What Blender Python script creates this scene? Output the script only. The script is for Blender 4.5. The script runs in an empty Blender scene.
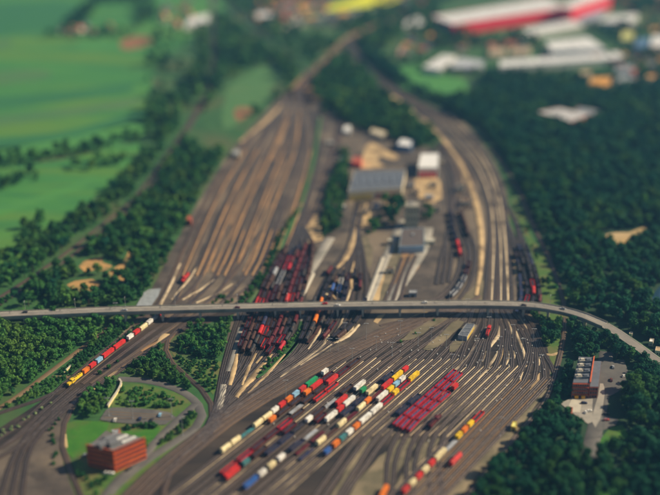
import bpy, bmesh, math, random, re
import numpy as np
from mathutils import Vector, Matrix, geometry, noise as mnoise

random.seed(7)
RNG = np.random.default_rng(7)
SC = bpy.context.scene
COL = SC.collection

# ------------------------------------------------------------------ camera
FPX, CX, CY = 1047.0, 330.0, 247.5          # focal length in photograph pixels (660 x 495)
CAM_H, PITCH = 400.0, math.radians(25.0)
cam_d = bpy.data.cameras.new('camera')
cam = bpy.data.objects.new('camera', cam_d)
COL.objects.link(cam)
cam.location = (0, 0, CAM_H)
cam.rotation_euler = (math.radians(90) - PITCH, 0, 0)
cam_d.sensor_width = 36.0
cam_d.lens = 36.0 * FPX / 660.0
cam_d.clip_start = 1.0
cam_d.clip_end = 20000.0
cam_d.dof.use_dof = True
cam_d.dof.focus_distance = 765.0
LENS_RADIUS = 8.6                            # metres: the miniature look of the photograph
cam_d.dof.aperture_fstop = cam_d.lens * 0.001 / (2 * LENS_RADIUS)
SC.camera = cam

# ------------------------------------------------------------------ light
SUN_EL, SUN_AZ = math.radians(36), math.radians(9)     # azimuth measured from +X
sd = Vector((math.cos(SUN_AZ) * math.cos(SUN_EL), math.sin(SUN_AZ) * math.cos(SUN_EL), math.sin(SUN_EL)))
sun_d = bpy.data.lights.new('sun', 'SUN')
sun_d.energy = 5.0
sun_d.angle = math.radians(0.5)
sun_d.color = (1.0, 0.84, 0.58)
sun = bpy.data.objects.new('sun', sun_d)
COL.objects.link(sun)
sun.rotation_euler = sd.to_track_quat('Z', 'Y').to_euler()
sun.location = sd * 3000
W = bpy.data.worlds.new('World')
SC.world = W
W.use_nodes = True
wn = W.node_tree
bg = wn.nodes['Background']
sky = wn.nodes.new('ShaderNodeTexSky')
sky.sky_type = 'NISHITA'
sky.sun_disc = False
sky.sun_elevation = SUN_EL
sky.sun_rotation = math.radians(90) - SUN_AZ
sky.air_density = 1.2
wn.links.new(sky.outputs[0], bg.inputs[0])
bg.inputs[1].default_value = 0.05
SC.view_settings.view_transform = 'Standard'
SC.view_settings.look = 'None'
SC.view_settings.exposure = 0.5
SC.view_settings.gamma = 1.0
SC.cycles.max_bounces = 5
SC.cycles.diffuse_bounces = 2
SC.cycles.glossy_bounces = 2
SC.cycles.volume_bounces = 0
SC.cycles.caustics_reflective = False
SC.cycles.caustics_refractive = False

# ------------------------------------------------------------------ helpers
SP, CP = math.sin(PITCH), math.cos(PITCH)

def G(u, v, z=0.0):
    """photograph pixel -> point of the place on the level z"""
    a, b = (u - CX) / FPX, -(v - CY) / FPX
    dx, dy, dz = a, CP + b * SP, -SP + b * CP
    t = (z - CAM_H) / dz
    return Vector((dx * t, dy * t, z))

def PX(p):
    x, y, z = p[0], p[1], p[2] - CAM_H
    d = y * CP - z * SP
    return (CX + FPX * x / d, CY - FPX * (y * SP + z * CP) / d)

def g2(u, v, z=0.0):
    p = G(u, v, z)
    return (p.x, p.y)

def in_poly(x, y, poly):
    c = False
    j = len(poly) - 1
    for i in range(len(poly)):
        xi, yi = poly[i]
        xj, yj = poly[j]
        if (yi > y) != (yj > y) and x < (xj - xi) * (y - yi) / (yj - yi) + xi:
            c = not c
        j = i
    return c

def catmull(pts, step=12.0, closed=False):
    P = [np.array(p, float) for p in pts]
    n = len(P)
    out = []
    segs = n if closed else n - 1
    for i in range(segs):
        if closed:
            p0, p1, p2, p3 = P[i - 1], P[i], P[(i + 1) % n], P[(i + 2) % n]
        else:
            p1, p2 = P[i], P[i + 1]
            p0 = P[i - 1] if i else 2 * p1 - p2
            p3 = P[i + 2] if i + 2 < n else 2 * p2 - p1
        d1 = max(1e-3, np.linalg.norm(p2 - p1)) ** .5
        d0 = max(1e-3, np.linalg.norm(p1 - p0)) ** .5
        d2 = max(1e-3, np.linalg.norm(p3 - p2)) ** .5
        m1 = (p1 - p0) / d0 - (p2 - p0) / (d0 + d1) + (p2 - p1) / d1
        m2 = (p2 - p1) / d1 - (p3 - p1) / (d1 + d2) + (p3 - p2) / d2
        m1, m2 = m1 * d1, m2 * d1
        k = max(1, int(np.linalg.norm(p2 - p1) / step))
        for q in range(k):
            t = q / k
            t2, t3 = t * t, t * t * t
            out.append((2 * t3 - 3 * t2 + 1) * p1 + (t3 - 2 * t2 + t) * m1 + (-2 * t3 + 3 * t2) * p2 + (t3 - t2) * m2)
    if not closed:
        out.append(P[-1])
    return [tuple(p) for p in out]

def link(name, data, parent=None, loc=None, rz=None, material=None):
    o = bpy.data.objects.new(name, data)
    COL.objects.link(o)
    if parent: o.parent = parent
    if loc is not None: o.location = loc
    if rz is not None: o.rotation_euler = (0, 0, rz)
    if material is not None:
        if not data.materials: data.materials.append(material)
        else:
            o.material_slots[0].link = 'OBJECT'
            o.material_slots[0].material = material
    return o

def tag(o, label, cat, group=None):
    o['label'] = label
    o['category'] = cat
    if group: o['group'] = group
    return o

def thing(name, label, cat, loc=(0, 0, 0), rz=0.0, group=None):
    o = link(name, None, loc=loc, rz=rz)
    o.empty_display_size = .5
    return tag(o, label, cat, group)

def centre(poly):
    return (sum(p[0] for p in poly) / len(poly), sum(p[1] for p in poly) / len(poly))
def inset(poly, d):
    c = centre(poly)
    out = []
    for x, y in poly:
        l = math.hypot(x - c[0], y - c[1])
        k = (l - d) / l
        out.append((c[0] + (x - c[0]) * k, c[1] + (y - c[1]) * k))
    return out
class MB:
    def __init__(s):
        s.v, s.f = [], []
    def add(s, vs, fs):
        b = len(s.v)
        s.v += [tuple(v) for v in vs]
        s.f += [tuple(i + b for i in f) for f in fs]
        return s
    def box(s, x0, x1, y0, y1, z0, z1):
        return s.add([(x0, y0, z0), (x1, y0, z0), (x1, y1, z0), (x0, y1, z0), (x0, y0, z1), (x1, y0, z1), (x1, y1, z1), (x0, y1, z1)],
                     [(0, 3, 2, 1), (4, 5, 6, 7), (0, 1, 5, 4), (1, 2, 6, 5), (2, 3, 7, 6), (3, 0, 4, 7)])
    def prism(s, poly, z0, z1, top=True, bottom=True):
        n = len(poly)
        a = sum(poly[i][0] * poly[(i + 1) % n][1] - poly[(i + 1) % n][0] * poly[i][1] for i in range(n))
        if a < 0: poly = poly[::-1]
        vs = [(x, y, z0) for x, y in poly] + [(x, y, z1) for x, y in poly]
        fs = [(i, (i + 1) % n, n + (i + 1) % n, n + i) for i in range(n)]
        if top: fs.append(tuple(range(n, 2 * n)))
        if bottom: fs.append(tuple(range(n - 1, -1, -1)))
        return s.add(vs, fs)
    def cyl(s, p0, p1, r0, r1=None, n=8):
        r1 = r0 if r1 is None else r1
        p0, p1 = Vector(p0), Vector(p1)
        q = (p1 - p0).to_track_quat('Z', 'Y')
        vs = []
        for p, r in ((p0, r0), (p1, r1)):
            for i in range(n):
                a = 2 * math.pi * i / n
                vs.append(p + q @ Vector((math.cos(a) * r, math.sin(a) * r, 0)))
        return s.add(vs, [(i, (i + 1) % n, n + (i + 1) % n, n + i) for i in range(n)] + [tuple(range(n - 1, -1, -1)), tuple(range(n, 2 * n))])
    def mesh(s, name):
        m = bpy.data.meshes.new(name)
        m.from_pydata(s.v, [], s.f)
        m.update()
        return m

def np_mesh(name, V, F):
    """V (n,3), F (m,k) all k-gons"""
    me = bpy.data.meshes.new(name)
    V = np.ascontiguousarray(V, np.float32)
    F = np.ascontiguousarray(F, np.int32)
    me.vertices.add(len(V))
    me.vertices.foreach_set('co', V.ravel())
    k = F.shape[1]
    me.loops.add(F.size)
    me.loops.foreach_set('vertex_index', F.ravel())
    me.polygons.add(len(F))
    me.polygons.foreach_set('loop_start', np.arange(0, F.size, k, dtype=np.int32))
    me.polygons.foreach_set('loop_total', np.full(len(F), k, np.int32))
    me.update(calc_edges=True)
    me.validate()
    return me

ORD = ['first', 'second', 'third', 'fourth', 'fifth', 'sixth', 'seventh', 'eighth', 'ninth', 'tenth', 'eleventh', 'twelfth',
       'thirteenth', 'fourteenth', 'fifteenth', 'sixteenth', 'seventeenth', 'eighteenth', 'nineteenth', 'twentieth']
def ordinal(i):
    return ORD[i] if i < 20 else 'twenty-' + ORD[i - 20] if i < 29 else str(i + 1) + 'th'

# ------------------------------------------------------------------ materials
MATS = {}
def mat(name, c1, c2=None, scale=.2, rough=.8, metal=0.0, c3=None, scale2=None, bump=0.0, detail=6.0, coords='world', stretch=None, spec=0.3, lo=.35, hi=.65):
    if name in MATS: return MATS[name]
    m = bpy.data.materials.new(name)
    m.use_nodes = True
    nt = m.node_tree
    b = nt.nodes['Principled BSDF']
    b.inputs['Roughness'].default_value = rough
    b.inputs['Metallic'].default_value = metal
    b.inputs['Specular IOR Level'].default_value = spec
    if c2 is None:
        c2 = tuple(x * .78 for x in c1)
    if coords == 'world':
        g = nt.nodes.new('ShaderNodeNewGeometry'); src = g.outputs['Position']
    else:
        g = nt.nodes.new('ShaderNodeTexCoord'); src = g.outputs['Object']
    if stretch:
        mp = nt.nodes.new('ShaderNodeMapping')
        mp.inputs['Rotation'].default_value = (0, 0, stretch[0])
        mp.inputs['Scale'].default_value = stretch[1]
        nt.links.new(src, mp.inputs[0]); src = mp.outputs[0]
    n = nt.nodes.new('ShaderNodeTexNoise')
    n.inputs['Scale'].default_value = scale
    n.inputs['Detail'].default_value = detail
    n.inputs['Roughness'].default_value = .62
    nt.links.new(src, n.inputs['Vector'])
    r = nt.nodes.new('ShaderNodeValToRGB')
    r.color_ramp.elements[0].position = lo
    r.color_ramp.elements[1].position = hi
    r.color_ramp.elements[0].color = (*c1, 1)
    r.color_ramp.elements[1].color = (*c2, 1)
    nt.links.new(n.outputs['Fac'], r.inputs[0])
    out = r.outputs[0]
    if c3 is not None:
        n2 = nt.nodes.new('ShaderNodeTexNoise')
        n2.inputs['Scale'].default_value = scale2 or scale * .2
        n2.inputs['Detail'].default_value = 4
        nt.links.new(src, n2.inputs['Vector'])
        r2 = nt.nodes.new('ShaderNodeValToRGB')
        r2.color_ramp.elements[0].position = .48
        r2.color_ramp.elements[1].position = .66
        nt.links.new(n2.outputs['Fac'], r2.inputs[0])
        mx = nt.nodes.new('ShaderNodeMixRGB')
        mx.inputs[2].default_value = (*c3, 1)
        nt.links.new(r2.outputs[0], mx.inputs[0])
        nt.links.new(out, mx.inputs[1]); out = mx.outputs[0]
    nt.links.new(out, b.inputs['Base Color'])
    if bump:
        bp = nt.nodes.new('ShaderNodeBump')
        bp.inputs['Strength'].default_value = bump
        bp.inputs['Distance'].default_value = 1.0
        nt.links.new(n.outputs['Fac'], bp.inputs['Height'])
        nt.links.new(bp.outputs[0], b.inputs['Normal'])
    MATS[name] = m
    return m

def foliage_mat(name, dark, light, accent, scale=.11):
    m = mat(name, dark, light, scale=scale, rough=.75, c3=accent, scale2=.035, detail=3, spec=.15, lo=.38, hi=.62)
    nt = m.node_tree
    b = nt.nodes['Principled BSDF']
    tr = nt.nodes.new('ShaderNodeBsdfTranslucent')
    mx = nt.nodes.new('ShaderNodeMixShader')
    mx.inputs[0].default_value = .3
    nt.links.new(b.inputs['Base Color'].links[0].from_socket, tr.inputs[0])
    nt.links.new(b.outputs[0], mx.inputs[1]); nt.links.new(tr.outputs[0], mx.inputs[2])
    nt.links.new(mx.outputs[0], nt.nodes['Material Output'].inputs[0])
    return m

M_grass = mat('rough_grass', (.024, .085, .026), (.042, .12, .032), scale=.06, c3=(.075, .10, .035), scale2=.012, bump=.3)
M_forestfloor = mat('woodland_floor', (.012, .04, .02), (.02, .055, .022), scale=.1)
M_field = mat('field_crop', (.032, .155, .042), (.062, .22, .04), scale=.02, c3=(.09, .20, .03), scale2=.008, stretch=(math.radians(-12), (.35, 2.2, 1)))
M_field_bright = mat('field_bright', (.07, .235, .04), (.05, .19, .05), scale=.03, stretch=(math.radians(-12), (.3, 2.5, 1)))
M_field_tan = mat('field_dry', (.085, .17, .055), (.05, .16, .05), scale=.03, stretch=(math.radians(-12), (.35, 2, 1)))
M_field_blue = mat('field_blue', (.026, .13, .048), (.035, .16, .045), scale=.03, stretch=(math.radians(-12), (.35, 2, 1)))
M_redsoil = mat('red_soil', (.30, .10, .05), (.18, .14, .06), scale=.05)
M_rape = mat('rapeseed_bloom', (.75, .72, .015), (.6, .62, .02), scale=.03)
M_lawn = mat('lawn', (.03, .13, .012), (.05, .17, .015), scale=.12, c3=(.075, .13, .025), scale2=.05)
M_meadow = mat('meadow', (.05, .12, .022), (.09, .15, .03), scale=.1, c3=(.13, .12, .045), scale2=.05)
M_sand = mat('sandy_soil', (.46, .30, .13), (.30, .22, .10), scale=.12, c3=(.5, .36, .2))
M_yard = mat('yard_gravel', (.115, .092, .076), (.045, .038, .036), scale=.05, c3=(.20, .155, .11), scale2=.016)
M_yard_dark = mat('dark_cinder', (.034, .027, .025), (.014, .012, .0135), scale=.05, c3=(.06, .045, .036), scale2=.02, stretch=(math.radians(-55), (.22, 2.2, 1)))
M_yard_olive = mat('weedy_gravel', (.17, .14, .09), (.10, .09, .055), scale=.09, c3=(.24, .19, .12), scale2=.04)
M_ballast = mat('track_ballast', (.034, .023, .020), (.013, .0105, .012), scale=.45, c3=(.046, .029, .022), scale2=.012)
M_ballast_brown = mat('rusty_ballast', (.072, .044, .031), (.042, .028, .023), scale=.1, c3=(.11, .065, .038), scale2=.012)
M_ballast_tan = mat('pale_ballast', (.15, .098, .058), (.085, .06, .042), scale=.08, c3=(.21, .14, .075), scale2=.01)
M_rail = mat('rail_steel', (.22, .18, .16), (.14, .11, .10), scale=.5, rough=.4, metal=.8)
M_tan = mat('tan_gravel', (.56, .40, .21), (.38, .26, .14), scale=.09, c3=(.22, .155, .09), scale2=.045)
M_path = mat('walkway_gravel', (.62, .50, .33), (.42, .32, .21), scale=.15, c3=(.10, .075, .055), scale2=.04)
M_orangetan = mat('ochre_gravel', (.34, .19, .085), (.24, .145, .075), scale=.07, c3=(.16, .105, .065), scale2=.02)
M_asphalt = mat('asphalt', (.11, .105, .10), (.085, .08, .08), scale=.12, c3=(.14, .13, .12), scale2=.04)
M_bridge_road = mat('bridge_asphalt', (.22, .20, .18), (.18, .165, .15), scale=.2, c3=(.26, .23, .2), scale2=.03)
M_concrete = mat('concrete', (.34, .31, .27), (.27, .25, .22), scale=.15, c3=(.20, .19, .17), scale2=.05)
M_concrete_pale = mat('pale_concrete', (.50, .46, .38), (.42, .38, .32), scale=.2)
M_slab = mat('grey_slab', (.30, .33, .36), (.22, .24, .26), scale=.3)
M_white_paint = mat('white_line_paint', (.75, .73, .68), (.6, .58, .55), scale=.5)
M_yellow_wall = mat('yellow_wall', (.75, .62, .28), (.6, .5, .25), scale=.3)
M_water = mat('pond_water', (.02, .05, .09), (.02, .05, .09), scale=.1, rough=.08, spec=.5)
M_leaf_light = foliage_mat('leaves_light', (.045, .17, .045), (.085, .24, .045), (.12, .23, .04))
M_leaf_mid = foliage_mat('leaves_mid', (.017, .095, .034), (.036, .14, .034), (.062, .15, .028))
M_leaf_darkened = foliage_mat('leaves_dark', (.008, .078, .046), (.016, .112, .05), (.034, .125, .036))  # darker leaf copy: vignette and weaker sun at right put into the colour
M_bark = mat('bark', (.09, .065, .045), (.06, .045, .03), scale=1.0)
M_blossom = mat('white_blossom', (.42, .48, .26), (.08, .2, .05), scale=1.6, rough=.7)
M_glass = mat('window_glass', (.02, .03, .05), (.03, .04, .06), scale=.5, rough=.12, spec=.6)
M_black = mat('black_steel', (.025, .025, .027), (.018, .018, .018), scale=.5, rough=.6)
M_grey_metal = mat('galvanised_steel', (.42, .43, .44), (.33, .34, .35), scale=.5, rough=.45, metal=.3)

# =================================================================== THE SETTING
def poly_sheet(name, px, z, material, rough=1.2, smooth=True, ground=False, step=9.0):
    pts = [g2(u, v) for u, v in px] if not ground else list(px)
    if smooth:
        pts = catmull(pts, step, closed=True)
        pts = [(x + rough * mnoise.noise((x * .09, y * .09, z)) * 2, y + rough * mnoise.noise((x * .09, y * .09, z + 9)) * 2) for x, y in pts]
    if name in ('parking_lot', 'paved_yard', 'forecourt', 'sand_patch', 'pond', 'concrete_apron', 'walkway'): NOTREE.append(inset(pts, -7 if name == 'sand_patch' else -.5))
    vs = [(x, y, z) for x, y in pts]
    tris = geometry.tessellate_polygon([[Vector(v) for v in vs]])
    fs = []
    for a, b, c in tris:
        A, B, C_ = vs[a], vs[b], vs[c]
        cr = (B[0] - A[0]) * (C_[1] - A[1]) - (B[1] - A[1]) * (C_[0] - A[0])
        fs.append((a, b, c) if cr > 0 else (a, c, b))
    me = bpy.data.meshes.new(name)
    me.from_pydata(vs, [], fs)
    o = link(name, me, material=material)
    o['kind'] = 'structure'
    return o

EXCL = {}
NOTREE = []
def mark(P, r):
    P = np.asarray(P, float)
    for a, b in zip(P[:-1], P[1:]):
        k = max(1, int(np.hypot(*(b - a)) / 4))
        for q in range(k + 1):
            c = a + (b - a) * q / k
            key = (int(c[0] // 16), int(c[1] // 16))
            EXCL.setdefault(key, []).append((c[0], c[1], r))
def blocked(x, y, extra=0.0):
    i, j = int(x // 16), int(y // 16)
    for di in (-1, 0, 1):
        for dj in (-1, 0, 1):
            for cx, cy, r in EXCL.get((i + di, j + dj), ()):
                if (x - cx) ** 2 + (y - cy) ** 2 < (r + extra) ** 2: return True
    return False

def ribbon(name, pts, width, z0, z1, material, kind=True, parent=None, wend=None):
    """raised strip with sloped edges along ground points"""
    P = np.array(pts, float)
    T = np.gradient(P, axis=0)
    T /= np.maximum(1e-6, np.linalg.norm(T, axis=1))[:, None]
    N = np.stack([-T[:, 1], T[:, 0]], 1)
    n = len(P)
    w = np.full(n, width) if np.isscalar(width) else np.interp(np.linspace(0, 1, n), np.linspace(0, 1, len(width)), width)
    sl = min(.6, (z1 - z0) * 1.6)
    if parent is None: mark(P, float(np.max(w)) * .5 + 1.0)
    prof = [(-.5 * w - sl, z0), (-.5 * w, z1), (.5 * w, z1), (.5 * w + sl, z0)]
    V = np.concatenate([np.concatenate([P + N * (-o)[:, None], np.full((n, 1), z)], 1) for o, z in prof])
    F = []
    for r in range(3):
        for i in range(n - 1):
            F.append((r * n + i, (r + 1) * n + i, (r + 1) * n + i + 1, r * n + i + 1))
    me = np_mesh(name, V, np.array(F)[:, ::-1])
    o = link(name, me, parent, material=material)
    if kind and parent is None: o['kind'] = 'structure'
    return o

def sheet_ground(name, half_x, y0, y1, z, material):
    me = MB().add([(-half_x, y0, z), (half_x, y0, z), (half_x, y1, z), (-half_x, y1, z)], [(0, 1, 2, 3)]).mesh(name)
    o = link(name, me, material=material)
    o['kind'] = 'structure'
sheet_ground('ground', 3200, -400, 5200, 0.0, M_grass)

# woodland floors, fields, lawns
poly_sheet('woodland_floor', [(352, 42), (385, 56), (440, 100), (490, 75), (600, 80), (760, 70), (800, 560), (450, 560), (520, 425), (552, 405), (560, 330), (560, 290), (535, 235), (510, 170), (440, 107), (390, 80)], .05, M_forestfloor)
poly_sheet('field', [(-140, -40), (215, -40), (205, 30), (160, 60), (150, 95), (138, 138), (0, 166), (-160, 190)], .05, M_field)
poly_sheet('field', [(-40, 176), (60, 160), (140, 143), (128, 166), (100, 194), (60, 222), (25, 246), (-60, 282)], .05, M_field)
poly_sheet('field', [(-40, 262), (10, 248), (28, 252), (12, 278), (-40, 300)], .05, M_field)
for px, m in ([(-40, 155), (60, 140), (152, 118), (156, 126), (70, 149), (-40, 168)], M_field_bright), ([(-40, 144), (60, 132), (150, 110), (152, 116), (60, 139), (-40, 154)], M_field_blue), \
        ([(-40, 76), (30, 70), (52, 72), (40, 80), (-40, 84)], M_field_tan), ([(-40, 48), (8, 40), (10, 46), (-40, 56)], M_field_tan), \
        ([(-60, 10), (60, 2), (90, 12), (70, 26), (-60, 40)], M_field_blue), ([(-40, 102), (60, 92), (130, 84), (132, 90), (60, 102), (-40, 112)], M_field_blue), \
        ([(80, 40), (115, 38), (118, 45), (84, 50)], M_field_bright), ([(-40, 120), (70, 108), (140, 98), (140, 104), (60, 118), (-40, 128)], M_field_tan), ([(-40, 216), (40, 196), (95, 176), (90, 184), (30, 206), (-40, 226)], M_field_bright):
    poly_sheet('field', px, .12, m)
poly_sheet('soil_patch', [(120, 43), (136, 36), (152, 38), (150, 44), (128, 50)], .2, M_redsoil)
poly_sheet('field', [(224, 102), (232, 84), (252, 72), (262, 66), (281, 66), (279, 80), (270, 90), (262, 104), (246, 112), (240, 122), (226, 128)], .05, M_field_tan, rough=3)
poly_sheet('soil_patch', [(234, 111), (243, 106), (252, 108), (247, 117), (238, 121)], .2, M_redsoil)
poly_sheet('field', [(382, 60), (404, 66), (425, 62), (446, 74), (462, 80), (468, 92), (445, 99), (424, 92), (405, 88)], .12, M_field_bright, rough=3)
poly_sheet('rapeseed_field', [(316, 11), (345, 2), (380, -8), (408, -10), (396, 1), (362, 7)], .15, M_rape)
poly_sheet('field', [(588, -20), (700, -30), (700, 10), (640, 12), (612, 2)], .12, M_redsoil)
for px in ([(66, 285), (78, 280), (92, 279), (101, 283), (98, 290), (84, 291), (74, 290)], [(82, 262), (92, 259), (100, 257), (106, 263), (112, 266), (108, 272), (96, 270), (84, 272)], [(112, 268), (122, 262), (130, 250), (134, 253), (126, 265), (131, 276), (124, 283), (114, 278), (106, 276)]):
    poly_sheet('sand_patch', px, .12, mat('ochre_soil', (.52, .29, .10), (.30, .19, .08), scale=.12, c3=(.14, .14, .05), scale2=.05), rough=2.5)
poly_sheet('sand_patch', [(606, 234), (628, 232), (646, 227), (650, 233), (634, 240), (622, 247), (612, 246)], .12, M_sand)
poly_sheet('pond', [(652, 296), (668, 284), (700, 300), (700, 330), (664, 322), (655, 312)], .12, M_water)
poly_sheet('lawn', [(66, 423), (108, 424), (106, 433), (90, 452), (72, 458), (65, 440)], .15, M_lawn)
poly_sheet('lawn', [(122, 432), (160, 427), (153, 441), (135, 444), (124, 438)], .15, M_lawn)
poly_sheet('lawn', [(608, 428), (622, 424), (628, 436), (620, 448), (598, 452)], .15, M_lawn)
poly_sheet('meadow', [(118, 388), (130, 384), (160, 388), (186, 398), (192, 404), (180, 410), (112, 409)], .1, M_meadow)
poly_sheet('meadow', [(512, 190), (525, 225), (552, 270), (566, 303), (545, 304), (536, 262), (520, 222)], .1, M_meadow)
poly_sheet('meadow', [(530, 318), (566, 316), (562, 345), (552, 375), (540, 396), (546, 350)], .1, M_meadow)
poly_sheet('meadow', [(172, 352), (186, 360), (212, 360), (222, 362), (212, 395), (205, 385), (190, 372)], .1, M_meadow)
poly_sheet('meadow', [(100, 420), (200, 405), (205, 420), (160, 470), (120, 500), (60, 500), (75, 470)], .06, M_meadow)

# yards
poly_sheet('rail_yard_ground', [(288, 90), (260, 118), (228, 155), (185, 225), (146, 300), (130, 325), (60, 388), (0, 428), (-80, 475), (-80, 540), (74, 540), (60, 450), (64, 422), (95, 385), (170, 338), (238, 310), (290, 240), (322, 150), (312, 98), (296, 88)], .10, M_yard, rough=.5)
poly_sheet('rail_yard_ground', [(314, 100), (335, 116), (400, 138), (445, 152), (478, 160), (502, 200), (516, 240), (528, 270), (533, 305), (547, 345), (549, 390), (522, 425), (430, 540), (90, 540), (170, 465), (212, 425), (222, 370), (236, 310), (300, 222), (320, 150)], .14, M_yard, rough=.5)
poly_sheet('rail_corridor_ground', [(352, 38), (330, 58), (318, 75), (315, 105), (285, 100), (296, 82), (325, 56), (348, 36), (390, 20), (392, 23)], .10, M_orangetan, rough=.5)
poly_sheet('rail_corridor_ground', [(350, 42), (375, 72), (415, 98), (460, 120), (492, 158), (508, 200), (500, 260), (480, 200), (466, 165), (430, 128), (396, 104), (362, 78), (345, 46)], .10, M_yard, rough=.5)
poly_sheet('cinder_ground', [(318, 366), (360, 345), (420, 330), (470, 322), (535, 322), (547, 350), (547, 392), (515, 428), (425, 540), (130, 540), (225, 449), (300, 390)], .19, M_yard_dark, rough=.6)
poly_sheet('cinder_ground', [(205, 440), (230, 424), (280, 396), (316, 377), (300, 391), (240, 436), (190, 480), (150, 520), (130, 520), (170, 475)], .23, M_yard_dark, rough=.6)
poly_sheet('cinder_ground', [(60, 388), (110, 352), (150, 322), (240, 311), (170, 338), (96, 385), (40, 425), (-60, 470), (-60, 458), (0, 428)], .19, M_yard_dark, rough=.4)
poly_sheet('cinder_ground', [(232, 355), (240, 318), (250, 290), (275, 255), (300, 232), (318, 250), (308, 290), (296, 340), (282, 355), (255, 358)], .24, M_yard_dark, rough=.4)
poly_sheet('cinder_ground', [(312, 305), (330, 275), (350, 255), (368, 270), (370, 315), (350, 335), (325, 350), (308, 345)], .24, M_yard_dark, rough=.4)
for px in ([(398, 343), (412, 332), (436, 319), (447, 318), (432, 328), (412, 340)], [(424, 351), (440, 336), (458, 320), (464, 322), (446, 340), (430, 352)],
           [(450, 353), (456, 338), (468, 323), (476, 326), (466, 340), (455, 353)], [(445, 305), (470, 292), (480, 265), (484, 285), (478, 306)],
           [(350, 240), (365, 235), (372, 255), (370, 268), (356, 262)], [(366, 305), (380, 265), (392, 238), (402, 240), (396, 275), (385, 305)]):
    poly_sheet('weedy_ground', px, .74 if px[0] in ((398, 343), (424, 351), (450, 353)) else .28, M_yard_olive)
for px in ([(366, 436), (370, 440), (362, 460), (352, 482), (340, 510), (326, 510), (340, 480), (354, 456)], [(408, 438), (416, 440), (408, 456), (396, 474), (378, 510), (350, 510), (358, 482), (380, 458)],
           [(434, 436), (440, 440), (426, 456), (410, 474), (396, 510), (390, 510), (400, 480), (414, 456)], [(448, 446), (452, 452), (434, 474), (420, 510), (408, 510), (418, 482), (432, 462)]):
    poly_sheet('sandy_ground', px, .30, M_yard_olive)
poly_sheet('sandy_ground', [(45, 424), (66, 405), (60, 440), (60, 470), (40, 480), (20, 470), (34, 445)], .28, M_yard)
poly_sheet('sandy_ground', [(300, 232), (298, 205), (306, 196), (318, 215), (322, 240), (312, 244)], .28, M_tan)
poly_sheet('sandy_ground', [(334, 272), (348, 256), (350, 236), (355, 230), (357, 246), (350, 262), (338, 274)], .30, M_tan)
poly_sheet('sandy_ground', [(358, 228), (362, 206), (368, 205), (366, 228)], .30, M_tan)
poly_sheet('sandy_ground', [(361, 168), (362, 156), (368, 144), (372, 143), (384, 149), (399, 158), (394, 160), (380, 156), (376, 160), (386, 167)], .28, M_tan)
poly_sheet('sandy_ground', [(366, 200), (369, 214), (362, 226), (356, 226), (356, 214), (360, 200)], .29, M_yard_olive)
poly_sheet('sandy_ground', [(418, 176), (434, 176), (440, 200), (432, 204), (420, 200)], .27, M_tan)
poly_sheet('sandy_ground', [(384, 200), (396, 198), (398, 206), (386, 206)], .27, M_tan)
poly_sheet('sandy_ground', [(400, 254), (408, 254), (404, 272), (396, 290), (392, 288)], .27, M_orangetan)
poly_sheet('sandy_ground', [(412, 254), (420, 253), (418, 268), (410, 280)], .27, M_orangetan)
poly_sheet('sandy_ground', [(514, 252), (519, 240), (524, 260), (526, 285), (519, 288)], .30, M_tan)
poly_sheet('sandy_ground', [(372, 300), (378, 276), (383, 270), (383, 285), (378, 302)], .31, M_tan)
poly_sheet('sandy_ground', [(540, 378), (536, 392), (528, 398), (532, 386), (539, 373)], .31, M_tan)
for px in ([(374, 322), (378, 316), (386, 314), (378, 324)], [(440, 317), (446, 313), (452, 314), (444, 319)],
           [(419, 313), (430, 312), (420, 318), (404, 323)], [(495, 366), (503, 345), (505, 347), (502, 358), (496, 370)]):
    poly_sheet('sandy_ground', px, .32, M_tan, rough=.3)

# ------------------------------------------------------------------ railway tracks
TRACKS = []
def track(pts, ballast, step=14.0, rails=True, width=3.1):
    k = len(TRACKS)
    z = .34 + (k % 60) * .006
    path = catmull(pts, step)
    o = ribbon('railway_track', path, width, .05, z, ballast)
    P = np.array(path)
    if rails:
        T = np.gradient(P, axis=0)
        T /= np.maximum(1e-6, np.linalg.norm(T, axis=1))[:, None]
        N = np.stack([-T[:, 1], T[:, 0]], 1)
        for s in (-1, 1):
            ribbon('rail', [tuple(p) for p in P + N * (.75 * s)], .12, z - .02, z + .17, M_rail, parent=o)
    TRACKS.append(path)
    return k

def bundle(stations, n, ballast, t0=0.0, t1=1.0, pick=None):
    """stations: (left pixel, right pixel, lanes). Tracks keep to the lanes there are."""
    ids = []
    for i in range(n):
        t = t0 + (t1 - t0) * i / max(1, n - 1)
        pts = []
        for (l, r, lanes) in stations:
            tq = round(t * (lanes - 1)) / (lanes - 1) if lanes > 1 else .5
            if lanes >= n: tq = t
            a, b = np.array(g2(*l)), np.array(g2(*r))
            pts.append(tuple(a + (b - a) * tq))
        ids.append(track(pts, ballast[i % len(ballast)] if isinstance(ballast, list) else ballast))
    return ids

# great sorting yard (upper left), throat and the four lines that leave under the bridge
AY = bundle([((291, 93), (296, 92), 2), ((272, 110), (311, 112), 6), ((238, 150), (319, 150), 16), ((212, 190), (309, 190), 16), ((192, 230), (296, 230), 16), ((178, 262), (284, 262), 16),
             ((168, 285), (266, 284), 8), ((158, 304), (236, 304), 6), ((138, 324), (190, 324), 5), ((100, 354), (142, 356), 5), ((64, 384), (100, 384), 5)], 16,
            [M_ballast_brown, M_ballast_brown, M_ballast_tan, M_ballast, M_ballast_brown, M_ballast_tan, M_ballast_brown, M_ballast])
BAND = bundle([((64, 384), (88, 392), 4), ((34, 412), (58, 414), 4), ((-6, 442), (10, 452), 3), ((-60, 460), (-50, 480), 3)], 4, M_ballast)
bundle([((78, 388), (96, 384), 3), ((44, 416), (66, 410), 3), ((16, 452), (32, 446), 3), ((2, 490), (22, 492), 3), ((-10, 530), (20, 530), 3)], 3, M_ballast)
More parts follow.
